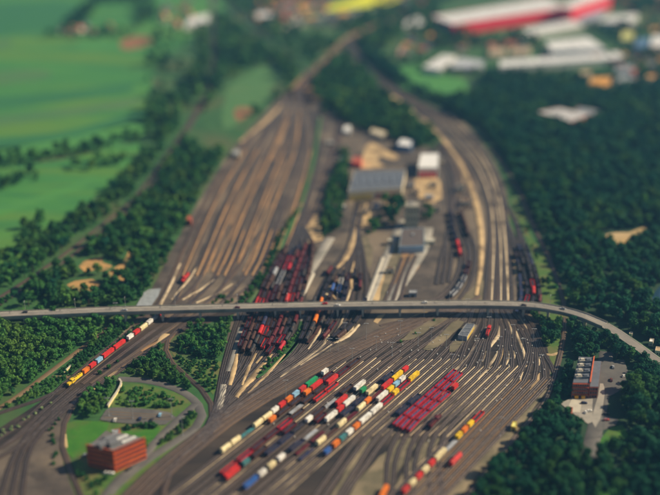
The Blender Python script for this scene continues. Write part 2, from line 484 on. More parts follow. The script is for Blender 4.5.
track([g2(*p) for p in ((74, 383), (40, 399.5), (0, 413), (-60, 438))], M_ballast)
LOOP1 = track([g2(*p) for p in ((142, 352), (118, 368), (95, 384), (75, 402), (64, 424), (62, 446), (70, 470), (84, 505), (95, 540))], M_ballast_brown)
LOOP2 = track([g2(*p) for p in ((225, 309), (200, 316), (180, 327), (168, 340), (166, 351), (172, 363), (186, 376), (201, 389), (211, 404), (212, 420), (205, 434))], M_ballast_brown)
bundle([((243, 306), (248, 306), 2), ((234, 330), (238, 331), 2), ((222, 372), (226, 373), 2), ((215, 408), (218, 409), 2), ((206, 436), (210, 436), 2)], 2, M_ballast)
# corridor to the north and lines beyond
bundle([((293, 95), (299, 95), 3), ((306, 76), (315, 77), 3), ((328, 55), (335, 58), 3), ((347, 40), (352, 42), 3), ((380, 24), (384, 26), 3), ((420, 8), (424, 9), 3)], 3, M_ballast_brown)
bundle([((296, 93), (300, 93), 3), ((318, 105), (324, 106), 3), ((336, 120), (340, 122), 3), ((326, 160), (334, 162), 3), ((312, 195), (322, 198), 3), ((302, 226), (306, 226), 3)], 3, M_ballast_brown)
UL = bundle([((-40, 322), (-40, 330), 2), ((0, 297), (2, 303), 2), ((30, 278), (33, 282), 2), ((70, 250), (74, 254), 2), ((100, 226), (104, 229), 2), ((130, 202), (134, 205), 2), ((160, 164), (164, 166), 2), ((190, 120), (193, 121), 2),
             ((209, 85), (212, 85), 2), ((213, 50), (216, 50), 2), ((211, 0), (213, 0), 2), ((208, -30), (210, -30), 2)], 2, M_ballast_brown)
track([g2(*p) for p in ((212, -8), (240, 16), (270, 40), (298, 64), (308, 76))], M_ballast)
# central wagon group
DG = bundle([((299, 226), (303, 226), 2), ((290, 243), (312, 243), 5), ((276, 265), (311, 265), 10), ((262, 292), (304, 292), 10), ((254, 312), (299, 312), 10), ((245, 335), (291, 335), 10), ((239, 352), (280, 352), 10),
             ((232, 370), (262, 370), 6), ((222, 393), (238, 392), 4), ((214, 412), (222, 412), 3), ((203, 436), (210, 437), 2)], 10, M_ballast)
# second group under the bridge, curving to the south-west
FG = bundle([((357, 200), (372, 200), 4), ((353, 226), (358, 226), 2), ((346, 250), (362, 248), 6), ((326, 278), (366, 276), 8), ((315, 300), (366, 300), 8), ((311, 315), (362, 315), 8), ((304, 335), (348, 332), 8), ((292, 355), (322, 352), 6),
             ((268, 374), (284, 376), 4), ((240, 394), (252, 396), 3), ((215, 418), (222, 421), 3), ((196, 440), (202, 443), 2)], 8, M_ballast)
# through lines west of the container sidings
MB_ = bundle([((452, 307), (476, 305), 4), ((405, 321), (420, 326), 4), ((350, 344), (360, 349), 4), ((300, 368), (308, 376), 4), ((260, 392), (268, 400), 4), ((222, 416), (228, 426), 4), ((186, 442), (196, 452), 4), ((146, 474), (160, 482), 4), ((110, 510), (130, 515), 4)], 4, M_ballast_brown)
track([g2(*p) for p in ((222, 424), (200, 441), (182, 456), (170, 472), (164, 490), (160, 520))], M_ballast_brown)
bundle([((472, 306), (395, 320), 1), ((440, 312), (380, 324), 1), ((380, 326), (330, 346), 1)], 1, M_ballast_brown)

# container sidings: parallel tracks, ladder and throat
VPU = 1128.0
def LY(k, v):
    u420 = 266 + 9.2 * k
    s = (v + 241.0) / (420 + 241.0)
    return VPU + (u420 - VPU) * s, v
NK = 28
GROUPS = [(range(0, 4), (392, 338), (412, 326), (447, 311), 2), (range(4, 7), (413, 341), (428, 331), (462, 310), 2), (range(7, 11), (436, 342), (449, 329), (470, 309), 2),
          (range(11, 15), (460, 343), (471, 329), (478, 308), 2), (range(15, 19), (483, 343), (490, 328), (490, 308), 3), (range(19, 23), (508, 345), (508, 328), (500, 308), 3), (range(23, 28), (536, 352), (528, 330), (512, 308), 4)]
SID = {}
for ks, q0, q1, q2, lanes in GROUPS:
    ks = list(ks)
    for i, k in enumerate(ks):
        t = i / (len(ks) - 1) - .5
        tq = (round((t + .5) * (lanes - 1)) / (lanes - 1) - .5) if lanes > 1 else 0
        vt = 364 - .25 * k if k < 15 else 372 - .2 * k
        if k > 22: vt = 384 - 2 * (k - 23)
        vb = 520
        pts = []
        if 12 <= k <= 21:
            e = {12: 312, 13: 321, 14: 335, 15: 341, 16: 380, 17: 386, 18: 400, 19: 407, 20: 424, 21: 436}[k]
            pts.append(g2(e - 14, 525))
            pts.append(g2(e + 6, 492))
            pts.append(g2(e * .5 + .5 * LY(k, 440)[0] + (5 if k < 16 else 1), 464))
            pts.append(g2(*LY(k, 434)))
        else:
            pts.append(g2(*LY(k, 540)))
            pts.append(g2(*LY(k, 470)))
        pts.append(g2(*LY(k, 400)))
        pts.append(g2(*LY(k, vt + 8)))
        pts.append(g2(*LY(k, vt)))
        w0, w1, w2 = (2.6 * len(ks) + 2, 5.0 * lanes * .5, 4.4 * lanes)
        pts.append(g2(q0[0] + t * w0, q0[1] + t * w0 * .15))
        pts.append(g2(q1[0] + tq * w1 * 1.6, q1[1] + tq * w1 * .2))
        pts.append(g2(q2[0] + tq * w2, q2[1]))
        SID[k] = track(pts, M_ballast)
# walkway strips between the sidings
for k in range(NK - 1):
    if k % 2 and k < 9 and k != 3: continue
    kk = k + .5
    vt = 362 - .25 * k if k < 15 else 370 - .2 * k
    if k > 22: vt = 380
    vb = 436 if 12 <= k <= 20 else 520
    vb = {2: 470, 5: 500, 8: 470}.get(k, vb)
    if vb == 520 and k < 8: vb = 505
    pts = [g2(*LY(kk, vb)), g2(*LY(kk, .5 * (vb + vt))), g2(*LY(kk, vt))]
    ribbon('walkway_strip', catmull(pts, 20), [.2, .4, .5], .24, .36, M_orangetan if k > 22 else M_path)
for k in (3.5, 6.5, 8.5, 10.5, 12.5, 14.5, 17.5, 19.5, 21.5):
    pts = [g2(*LY(k, 405 - random.random() * 20)), g2(*LY(k, 357 + random.random() * 6))]
    ribbon('walkway_strip', catmull(pts, 20), .7, .24, .37, M_path)
for pp, w in (((508, 372), (515, 352), (513, 335), (508, 322)), 1.6), (((478, 380), (492, 362), (502, 345), (503, 330)), 1.5), (((520, 380), (525, 358), (518, 338), (512, 322)), 1.3), \
        (((482, 362), (491, 345), (499, 335), (500, 318), (496, 312)), 2.2), (((486, 345), (487, 335), (485, 328)), 1.8), (((529, 375), (532, 355), (526, 338)), 1.2), (((450, 378), (465, 360), (476, 345)), 1.2), (((536, 372), (540, 356), (531, 340), (523, 328), (518, 314)), 1.6),\
        (((496, 378), (508, 360), (510, 345)), 1.2), (((527, 330), (521, 318), (517, 312)), 2.0):
    ribbon('walkway_strip', catmull([g2(*p) for p in pp], 8), [.5, w, w, .5], .2, .44, M_path)
ribbon('gravel_road', catmull([g2(*p) for p in ((545, 388), (524, 414), (505, 438), (480, 464), (450, 500), (425, 535))], 10), [4, 6, 8, 8, 9], .15, .36, M_yard_olive)
# right main line and the shunting lines beside it
RM = bundle([((484, 309), (512, 309), 7), ((487, 270), (510, 270), 7), ((489, 235), (507, 235), 7), ((485, 198), (501, 196), 7), ((469, 162), (485, 158), 6), ((437, 126), (451, 121), 5), ((400, 101), (411, 96), 5), ((375, 82), (383, 78), 4), ((353, 60), (359, 57), 3), ((344, 46), (348, 45), 2)], 7, [M_ballast, M_ballast_tan, M_ballast, M_ballast_brown, M_ballast, M_ballast_tan, M_ballast])
for l0, t_ in ((.25, 1.2), (.6, 1.0), (.86, 1.4)):
    q_ = [((484, 309), (512, 309)), ((487, 270), (510, 270)), ((489, 235), (507, 235)), ((485, 198), (501, 196)), ((469, 162), (485, 158)), ((437, 126), (451, 121))]
    ribbon('gravel_strip', catmull([tuple(np.array(g2(*a)) * (1 - l0) + np.array(g2(*b)) * l0) for a, b in q_], 12), [t_, t_, t_, t_, .4], .12, .82, M_path)
ribbon('gravel_strip', catmull([g2(*p) for p in ((476, 296), (480, 270), (481, 240), (476, 205), (463, 170), (441, 138), (424, 120))], 12), [2.5, 3.6, 5, 5, 4.6, 4.6, 3.5], .12, .74, M_tan)
ribbon('gravel_strip', catmull([g2(*p) for p in ((418, 118), (404, 106), (388, 95), (380, 90))], 12), [4, 9, 10, 6], .12, .74, M_tan)
ribbon('gravel_strip', catmull([g2(*p) for p in ((458, 215), (461, 190), (463, 170), (461, 158))], 12), [3, 4, 4, 3], .12, .40, M_tan)
SM = bundle([((414, 308), (452, 308), 4), ((438, 298), (466, 290), 4), ((454, 281), (474, 268), 4), ((460, 262), (474, 246), 4), ((456, 240), (465, 226), 3), ((450, 214), (457, 206), 3), ((448, 190), (456, 186), 3), ((443, 170), (449, 166), 3), ((430, 146), (436, 142), 2)], 5, M_ballast)
bundle([((436, 285), (448, 283), 3), ((440, 262), (451, 260), 3), ((446, 240), (452, 238), 2), ((449, 222), (451, 222), 1)], 3, M_ballast)
bundle([((452, 215), (470, 210), 4), ((455, 190), (474, 186), 4), ((455, 172), (468, 170), 4), ((446, 155), (456, 153), 3), ((434, 145), (438, 143), 2)], 4, M_ballast_brown)
bundle([((384, 303), (400, 303), 3), ((394, 280), (406, 278), 3), ((402, 258), (416, 256), 3)], 3, M_ballast_brown)
bundle([((402, 322), (418, 318), 2), ((455, 310), (458, 308), 2), ((490, 300), (480, 296), 2)], 2, M_ballast_brown)
RG = bundle([((516, 314), (537, 314), 4), ((521, 300), (540, 300), 4), ((519, 272), (534, 270), 4), ((513, 245), (524, 243), 4), ((506, 220), (514, 218), 2), ((502, 200), (504, 200), 1)], 4, M_ballast)
for pp in (((565, 318), (563, 340), (556, 370), (545, 402), (520, 432), (480, 480), (440, 530)), ((566, 316), (563, 300), (552, 266), (536, 232), (514, 182), (490, 150))):
    track([g2(*p) for p in pp], M_ballast_brown)
ay_l = [(272, 110), (238, 150), (212, 190), (192, 230), (178, 262), (172, 276)]
ay_r = [(311, 112), (319, 150), (309, 190), (296, 230), (284, 262), (276, 276)]
for gi, (wd, m, a0, a1) in {1: (1.0, M_orangetan, 1, 6), 3: (2.2, M_orangetan, 1, 6), 4: (1.0, M_orangetan, 2, 6), 6: (2.4, M_orangetan, 0, 6), 7: (1.6, M_orangetan, 3, 6), 8: (1.6, M_orangetan, 1, 5), 10: (2.6, M_orangetan, 0, 6), 11: (1.2, M_orangetan, 3, 6), 12: (1.0, M_orangetan, 3, 6), 13: (2.0, M_orangetan, 1, 6), 14: (.9, M_orangetan, 2, 5)}.items():
    pts_ = []
    for l_, r_ in list(zip(ay_l, ay_r))[a0:a1]:
        a_, b_ = np.array(g2(*l_)), np.array(g2(*r_))
        pts_.append(tuple(a_ + (b_ - a_) * (gi + .5) / 15))
    ribbon('gravel_strip', catmull(pts_, 14), [wd * .3, wd * .7, wd * .8, wd * .7, wd * .4], .12, .80, m)
for tpx, w in ((((283, 104), (262, 124), (240, 142)), [2, 5, 3]), (((246, 205), (228, 240), (212, 272)), [.8, 1.6, 1]), (((272, 200), (255, 232), (238, 264)), [.8, 1.6, 1]), (((224, 232), (213, 255), (207, 272)), [.8, 1.6, 1]),
               (((262, 235), (250, 258), (243, 272)), [.8, 1.6, 1]), (((285, 160), (270, 195), (255, 228)), [.8, 1.6, 1]), (((262, 160), (245, 195), (230, 225)), [.8, 1.6, 1]), (((288, 120), (280, 138), (272, 160)), [1, 4, 2])):
    ribbon('gravel_strip', catmull([g2(*p) for p in tpx], 12), w, .12, .52, M_orangetan if tpx[0][1] > 110 else M_tan)
for tpx, w in ((((171, 300), (190, 278), (196, 268)), [1, 1.2, .5]), (((182, 300), (200, 290), (214, 280)), [1, 1.2, .5]), (((196, 303), (220, 292), (232, 284)), [.8, 1, .5]), (((160, 305), (172, 282), (180, 264)), [2, 1.6, 1])):
    ribbon('gravel_strip', catmull([g2(*p) for p in tpx], 12), w, .12, .53, M_path)
for tpx, w in ((((306, 318), (302, 335), (290, 352), (276, 366), (262, 378)), [4.5, 3, 2.4, 2, 1]), (((322, 318), (318, 335), (308, 350)), [1.2, 1.8, 1]), (((330, 330), (324, 345), (302, 362), (280, 378)), [1, 2, 2.2, 1.2]), (((344, 316), (338, 330), (326, 342)), [1, 1.8, 1]),
               (((357, 318), (350, 332), (336, 342)), [1, 2.2, 1]), (((359, 325), (348, 336), (334, 344)), [1, 2.4, 1]), (((332, 345), (312, 358), (300, 366)), [1, 1.8, 1]), (((340, 278), (330, 288), (322, 303)), [1, 2, 1.5]), (((353, 268), (352, 285), (346, 303)), [1, 1.6, 1])):
    ribbon('gravel_strip', catmull([g2(*p) for p in tpx], 8), w, .12, .76, M_path)
ribbon('gravel_strip', catmull([g2(*p) for p in ((120, 370), (112, 378), (118, 370), (140, 352), (165, 338))][2:], 8), 2.0, .12, .40, M_orangetan)
for pp, w in ((((237, 354), (235, 366), (230, 386)), [1.6, 3.6, 2.4]), (((256, 354), (250, 366), (242, 386)), [1.4, 2.4, 1.2]), (((272, 355), (254, 376), (236, 398)), [1.4, 4.4, 2.6]), (((285, 355), (266, 376), (248, 394)), [1.4, 2.6, 1.2]), (((264, 355), (256, 364)), [1, 1.4]),
               (((333, 273), (346, 258), (353, 240), (355, 229)), [1.2, 5, 5.5, 2]), (((362, 226), (365, 212), (366, 204)), [2, 4, 2]), (((352, 290), (351, 276), (354, 262)), [2.4, 1.6, .8]), (((336, 300), (330, 292), (326, 280)), [1.4, 1, .8])):
    ribbon('gravel_strip', catmull([g2(*p) for p in pp], 6), w, .12, .78, M_tan)
for pp, w in ((((320, 118), (312, 165), (301, 204)), [3, 4, 4]), (((301, 206), (284, 238), (264, 280), (248, 303)), [3, 5, 5, 4]), (((302, 322), (298, 338), (286, 354), (268, 371), (256, 378)), [3, 5, 6, 5, 3]), (((400, 303), (412, 306), (440, 306)), [3, 5, 3])):
    ribbon('grass_verge', catmull([g2(*p) for p in pp], 8), w, .12, .76, M_grass)
ribbon('gravel_strip', catmull([g2(*p) for p in ((166, 334), (158, 344), (150, 350))], 8), [6, 3, 1], .12, .42, M_sand)
ribbon('gravel_strip', catmull([g2(*p) for p in ((206, 432), (222, 423), (252, 404), (282, 388), (306, 377))], 8), [1.5, 2.5, 3, 3, 1.5], .12, .50, M_ballast_tan)
ribbon('gravel_strip', catmull([g2(*p) for p in ((104, 378), (110, 376), (118, 371))], 6), [1, 3.5, 1], .12, .46, M_tan)
ribbon('gravel_strip', catmull([g2(*p) for p in ((66, 448), (65, 425), (77, 404), (96, 387))], 6), 1.2, .12, .46, M_tan)

# roads, lots, platforms
def road(px, w, z=.33, m=None, name='road'):
    return ribbon(name, catmull([g2(*p) for p in px], 8), w, .05, z, m or M_asphalt)
road(((118, 379), (140, 380), (165, 385), (186, 394), (198, 405), (202, 416), (196, 427), (178, 440), (150, 458), (120, 482), (95, 510)), 5.5)
road(((196, 404), (180, 418), (165, 432), (152, 446), (140, 462), (120, 478), (98, 505)), 5.0, .35)
road(((150, 305), (128, 311), (110, 326), (86, 345), (62, 363), (42, 378), (18, 396), (-20, 420)), 3.4, m=M_ballast_tan, name='service_road')
road(((52, 377), (66, 377), (80, 378)), 3, .34, M_ballast_tan, 'service_road')
poly_sheet('parking_lot', [(100, 420), (106, 410), (112, 408), (170, 413), (176, 418), (166, 425), (130, 424)], .42, M_asphalt, rough=.2)
for a_, b_ in (((108, 412), (170, 416)), ((104, 418), (172, 420)), ((112, 415), (171, 418))):
    ribbon('parking_kerb', catmull([g2(*a_), g2(*b_)], 20), .4, .3, .56, M_ballast_tan)
poly_sheet('paved_yard', [(92, 444), (106, 431), (122, 437), (118, 446)], .42, M_asphalt, rough=.2)
poly_sheet('concrete_apron', [(136, 307), (144, 293), (149, 290), (161, 289), (158, 297), (151, 307)], .66, M_slab, rough=.2, smooth=False)
road(((606, 352), (605, 375), (601, 400), (596, 425), (590, 455), (592, 462)), 9.5, m=M_asphalt)
poly_sheet('parking_lot', [(604, 362), (624, 360), (628, 372), (618, 392), (604, 400), (606, 416), (618, 420), (616, 426), (598, 432)], .42, M_asphalt, rough=.3)
poly_sheet('forecourt', [(560, 404), (572, 398), (600, 396), (598, 420), (588, 424), (570, 412)], .40, M_concrete, rough=.3)
poly_sheet('walkway', [(592, 422), (598, 396), (600, 384), (603, 384), (600, 420), (595, 428)], .46, M_concrete, rough=.2)
poly_sheet('concrete_apron', [(566, 412), (572, 399), (582, 402), (580, 413)], .47, M_concrete_pale, rough=.2)
road(((538, 354), (552, 355), (563, 352)), 2.4, m=M_tan, name='path')
road(((366, 306), (376, 282), (386, 258), (397, 232), (402, 220)), 6.5, .58, M_concrete, 'platform_road')
road(((386, 306), (400, 286), (413, 266), (424, 246), (428, 228)), 9, .56, M_concrete, 'yard_road')
road(((330, 238), (318, 258), (304, 280), (292, 303), (288, 312)), 8, .60, M_concrete, 'platform_road')
road(((304, 316), (300, 334), (290, 352), (276, 368)), 4.5, .60, M_concrete, 'platform_road')
road(((241, 328), (237, 345), (229, 372)), 4, .62, M_concrete, 'platform_road')
road(((224, 385), (222, 397), (219, 410)), 4, .62, M_concrete_pale, 'platform_road')
road(((330, 118), (322, 160), (310, 200), (300, 225)), 5, .50, M_yard, 'yard_road')
for p0, p1, z in (((313, 274), (299, 303), .95), ((383, 258), (366, 303), .95)):
    ribbon('loading_ramp', catmull([g2(*p0), g2(*p1)], 10), 2.6, .3, z, M_concrete_pale)
road(((280, 30), (300, 20), (340, 14), (400, 4), (440, -6)), 9, .3, M_concrete_pale)

# =================================================================== THE BRIDGE
def sweep(P3, loops):
    """P3 (n,3) path; loops: closed profiles [(lateral, dz), ...] counter-clockwise seen from the front"""
    P3 = np.array(P3, float)
    T = np.gradient(P3[:, :2], axis=0)
    T /= np.maximum(1e-6, np.linalg.norm(T, axis=1))[:, None]
    N = np.stack([-T[:, 1], T[:, 0]], 1)
    n = len(P3)
    mb = MB()
    for prof in loops:
        m = len(prof)
        vs = []
        for i in range(n):
            for o, dz in prof:
                vs.append((P3[i, 0] + N[i, 0] * o, P3[i, 1] + N[i, 1] * o, P3[i, 2] + dz))
        fs = []
        for i in range(n - 1):
            for j in range(m):
                fs.append((i * m + j, i * m + (j + 1) % m, (i + 1) * m + (j + 1) % m, (i + 1) * m + j))
        fs += [tuple(range(m - 1, -1, -1)), tuple(range((n - 1) * m, n * m))]
        mb.add(vs, fs)
    return mb
def rect(l0, l1, z0, z1):
    return [(l0, z0), (l0, z1), (l1, z1), (l1, z0)]

BH = 9.5
bpx = [(-90, 323, BH), (-40, 318.5, BH), (0, 315, BH), (50, 312.8, BH), (100, 310.6, BH), (150, 309.2, BH), (200, 308, BH), (250, 306.8, BH), (300, 305.6, BH), (350, 304.8, BH), (400, 304.2, BH), (450, 303.8, BH), (500, 304, BH),
       (535, 305.6, BH), (562, 310, BH), (585, 316.5, BH), (605, 325, 8), (630, 341, 5.5), (660, 363, 3), (700, 394, 1), (760, 445, .6)]
b3 = [np.array(G(*p)) for p in bpx]
BP = np.array(catmull(b3, 9))
cut = int(np.argmin(np.abs(np.array([PX(p)[0] for p in BP]) - 598)))
B1 = BP[:cut + 1]
bridge = thing('road_bridge', 'long grey concrete road bridge crossing the whole railway yard on piers', 'bridge', tuple(B1[len(B1) // 2] * [1, 1, 0]))
off = np.array(bridge.location)
B1l = B1 - off
mark(BP[:, :2], 5)
link('deck', sweep(B1l, [rect(-4.5, 4.5, -.9, 0)]).mesh('deck'), bridge, material=M_concrete)
link('roadway', sweep(B1l, [rect(-3.4, 3.4, .003, .06)]).mesh('roadway'), bridge, material=M_bridge_road)
for s in (-1, 1):
    a, b = sorted((4.22 * s, 4.52 * s))
    link('parapet', sweep(B1l, [rect(a, b, .003, 1.0)]).mesh('parapet'), bridge, material=M_concrete)
    a, b = sorted((3.42 * s, 4.2 * s))
    link('footway', sweep(B1l, [rect(a, b, .003, .18)]).mesh('footway'), bridge, material=M_concrete_pale)
    a, b = sorted((2.0 * s, 3.6 * s))
    link('girder', sweep(B1l, [rect(a, b, -2.6, -.9)]).mesh('girder'), bridge, material=M_concrete)
    link('edge_line', sweep(B1l, [rect(3.1 * s - .08, 3.1 * s + .08, .061, .068)]).mesh('edge_line'), bridge, material=M_white_paint)
dash = MB()
L = 0
for i in range(0, len(B1l) - 1):
    if i % 2: continue
    d = sweep(np.array([B1l[i], B1l[i] + (B1l[i + 1] - B1l[i]) * .55]), [rect(-.08, .08, .061, .068)])
    dash.add(d.v, d.f)
link('centre_line', dash.mesh('centre_line'), bridge, material=M_white_paint)['kind'] = 'stuff'
pier = MB().cyl((0, -2.6, 0), (0, -2.6, BH - 3.6), .8, n=10).cyl((0, 2.6, 0), (0, 2.6, BH - 3.6), .8, n=10).box(-.9, .9, -3.9, 3.9, BH - 3.6, BH - 2.6).mesh('pier')
pier.materials.append(M_concrete_pale)
us = np.array([PX(p)[0] for p in B1])
for pu in (20, 62, 97, 131, 166, 201, 236, 271, 306, 337, 368, 401, 442, 485, 520, 552, 580):
    i = int(np.argmin(np.abs(us - pu)))
    d = B1[min(i + 1, len(B1) - 1)] - B1[i - 1]
    o = link('pier', pier, bridge, (B1l[i][0], B1l[i][1], 0), math.atan2(d[1], d[0]))
# embankment the road comes down on
B2 = BP[cut:]
emb = None
prof_v, prof_f = [], []
T = np.gradient(B2[:, :2], axis=0); T /= np.linalg.norm(T, axis=1)[:, None]
N = np.stack([-T[:, 1], T[:, 0]], 1)
mbk = MB()
n2 = len(B2)
vs = []
for o, f in ((-4.6, 1), (4.6, 1)):
    sgn = 1 if o > 0 else -1
    for i in range(n2):
        h = B2[i, 2] - .12
        vs.append((B2[i, 0] + N[i, 0] * o, B2[i, 1] + N[i, 1] * o, h))
    for i in range(n2):
        h = B2[i, 2] - .12
        vs.append((B2[i, 0] + N[i, 0] * (o + sgn * h * 1.4), B2[i, 1] + N[i, 1] * (o + sgn * h * 1.4), 0))
fs = []
for i in range(n2 - 1):
    fs += [(i, i + 1, n2 + i + 1, n2 + i)[::-1], (2 * n2 + i, 2 * n2 + i + 1, 3 * n2 + i + 1, 3 * n2 + i), (i, i + 1, 2 * n2 + i + 1, 2 * n2 + i), ]
fs.append((0, 2 * n2, 3 * n2, n2))
e = link('embankment', mbk.add(vs, fs).mesh('embankment'), material=M_grass); e['kind'] = 'structure'
r = link('road', sweep(B2, [rect(-3.7, 3.7, -.1, .03)]).mesh('road'), material=M_bridge_road); r['kind'] = 'structure'
for s in (-1, 1):
    k = link('footway', sweep(B2, [rect(*sorted((3.72 * s, 4.5 * s)), -.1, .16)]).mesh('footway'), material=M_concrete); k['kind'] = 'structure'

# =================================================================== BUILDINGS
def paint(name, c, rough=.6, wear=.8, c3=None):
    return mat(name, c, tuple(x * wear for x in c), scale=.35, rough=rough, c3=c3, scale2=.09)
M_roof_white = paint('white_roof_sheet', (.78, .77, .76), c3=(.68, .68, .70))
M_roof_grey = paint('grey_roof_felt', (.125, .14, .17), c3=(.10, .11, .135))
M_roof_red = paint('red_roof_tile', (.42, .10, .055), c3=(.30, .09, .06))
M_roof_brown = paint('brown_roof_tile', (.24, .12, .08))
M_wall_white = paint('white_render', (.72, .70, .66))
M_wall_cream = paint('cream_render', (.62, .54, .40))
M_wall_red = paint('red_cladding', (.80, .02, .045))
M_wall_grey = paint('grey_cladding', (.32, .33, .36))
M_wall_purple = paint('dark_cladding', (.12, .09, .14))
M_wall_yellow = paint('yellow_cladding', (.72, .50, .10))
M_brick = mat('orange_brick', (.58, .09, .014), (.48, .072, .013), scale=.6, rough=.75, c3=(.64, .13, .02), scale2=.1)
M_brick_red = mat('red_brick', (.34, .085, .05), (.27, .07, .045), scale=.6, rough=.8)
M_roof_blue = paint('blue_roof_sheet', (.10, .20, .36))
M_tan_roof = paint('tan_roof', (.50, .36, .22))
M_orange_roof = paint('orange_roof', (.70, .33, .06))
M_lime = paint('lime_roof', (.72, .70, .22))
M_wall_tan = paint('tan_concrete', (.52, .45, .30))
M_light_blue = paint('light_blue_trim', (.40, .55, .68))

FOOT = []
def wall_pieces(root, poly, edge, x0f, x1f, z0, z1, n, m, name, depth=.12, gapf=.25):
    """n panels/windows along one edge of the footprint, standing proud of the wall"""
    a, b = Vector((*poly[edge], 0)), Vector((*poly[(edge + 1) % len(poly)], 0))
    d = b - a
    L = d.length
    d.normalize()
    c = Vector((*centre(poly), 0))
    nrm = Vector((d.y, -d.x, 0))
    if (a + d * L * .5 - c).dot(nrm) < 0: nrm = -nrm
    w = L * (x1f - x0f) / n
    me = MB()
    hw = w * (1 - gapf) * .5
    me.box(-hw, hw, -.05, depth, z0, z1)
    mesh = me.mesh(name)
    mesh.materials.append(m)
    rz = math.atan2(-nrm.x, nrm.y)
    for i in range(n):
        p = a + d * (L * x0f + w * (i + .5))
        link(name, mesh, root, (p.x, p.y, 0), rz)

def building(name, label, roof_px, h, wall_m, roof_m, cat='building', group=None, parapet=True, vents=0, foot_px=None, z0=0.0):
    poly = [g2(u, v, h) for u, v in roof_px]
    FOOT.append(inset(poly, -6))
    c = centre(poly)
    root = thing(name, label, cat, (c[0], c[1], 0), group=group)
    lp = [(x - c[0], y - c[1]) for x, y in poly]
    root_walls = link('wall', MB().prism(lp, z0, h).mesh('wall'), root, material=wall_m)
    ins = inset(lp, .5)
    mb = MB().prism(ins, h + .003, h + .22, bottom=False)
    link('roof', mb.mesh('roof'), root, material=roof_m)
    if parapet:
        n = len(lp)
        mb = MB()
        i2 = inset(lp, .45)
        vs = [(x, y, h + .004) for x, y in lp] + [(x, y, h + .6) for x, y in lp] + [(x, y, h + .6) for x, y in i2] + [(x, y, h + .004) for x, y in i2]
        fs = []
        for i in range(n):
            j = (i + 1) % n
            fs += [(i, j, n + j, n + i), (n + i, n + j, 2 * n + j, 2 * n + i), (2 * n + i, 2 * n + j, 3 * n + j, 3 * n + i)]
        mb.add(vs, fs)
        link('parapet', mb.mesh('parapet'), root, material=wall_m)
    rr = random.Random(name + label)
    if name in ('warehouse', 'factory', 'storage_shed') and len(lp) == 4:
        e = math.dist(lp[0], lp[1])
        ns_ = max(3, int(e / 14))
        e0, e1 = inset(lp, 2)[:2], inset(lp, 2)[2:]
        for k in range(1, ns_):
            t = k / ns_
            a0, b0 = (e0[0][0] * (1 - t) + e0[1][0] * t, e0[0][1] * (1 - t) + e0[1][1] * t), (e1[1][0] * (1 - t) + e1[0][0] * t, e1[1][1] * (1 - t) + e1[0][1] * t)
            ang = math.atan2(b0[1] - a0[1], b0[0] - a0[0]); ln_ = math.dist(a0, b0)
            link('roof_rib', MB().box(-ln_ / 2, ln_ / 2, -.25, .25, h + .221, h + .55).mesh('roof_rib'), root, ((a0[0] + b0[0]) / 2, (a0[1] + b0[1]) / 2, 0), ang, M_slab)
    for i in range(vents):
        a, b = rr.uniform(.15, .85), rr.uniform(.2, .8)
        x = (lp[0][0] * (1 - a) + lp[1][0] * a) * (1 - b) + (lp[3][0] * (1 - a) + lp[2][0] * a) * b if len(lp) == 4 else 0
        y = (lp[0][1] * (1 - a) + lp[1][1] * a) * (1 - b) + (lp[3][1] * (1 - a) + lp[2][1] * a) * b if len(lp) == 4 else 0
        link('roof_vent', MB().box(-1.1, 1.1, -.8, .8, h + .221, h + 1.3).box(-1.3, 1.3, -1, 1, h + 1.31, h + 1.5).mesh('roof_vent'), root, (x, y, 0), rr.uniform(0, 3), M_grey_metal)
    return root, lp

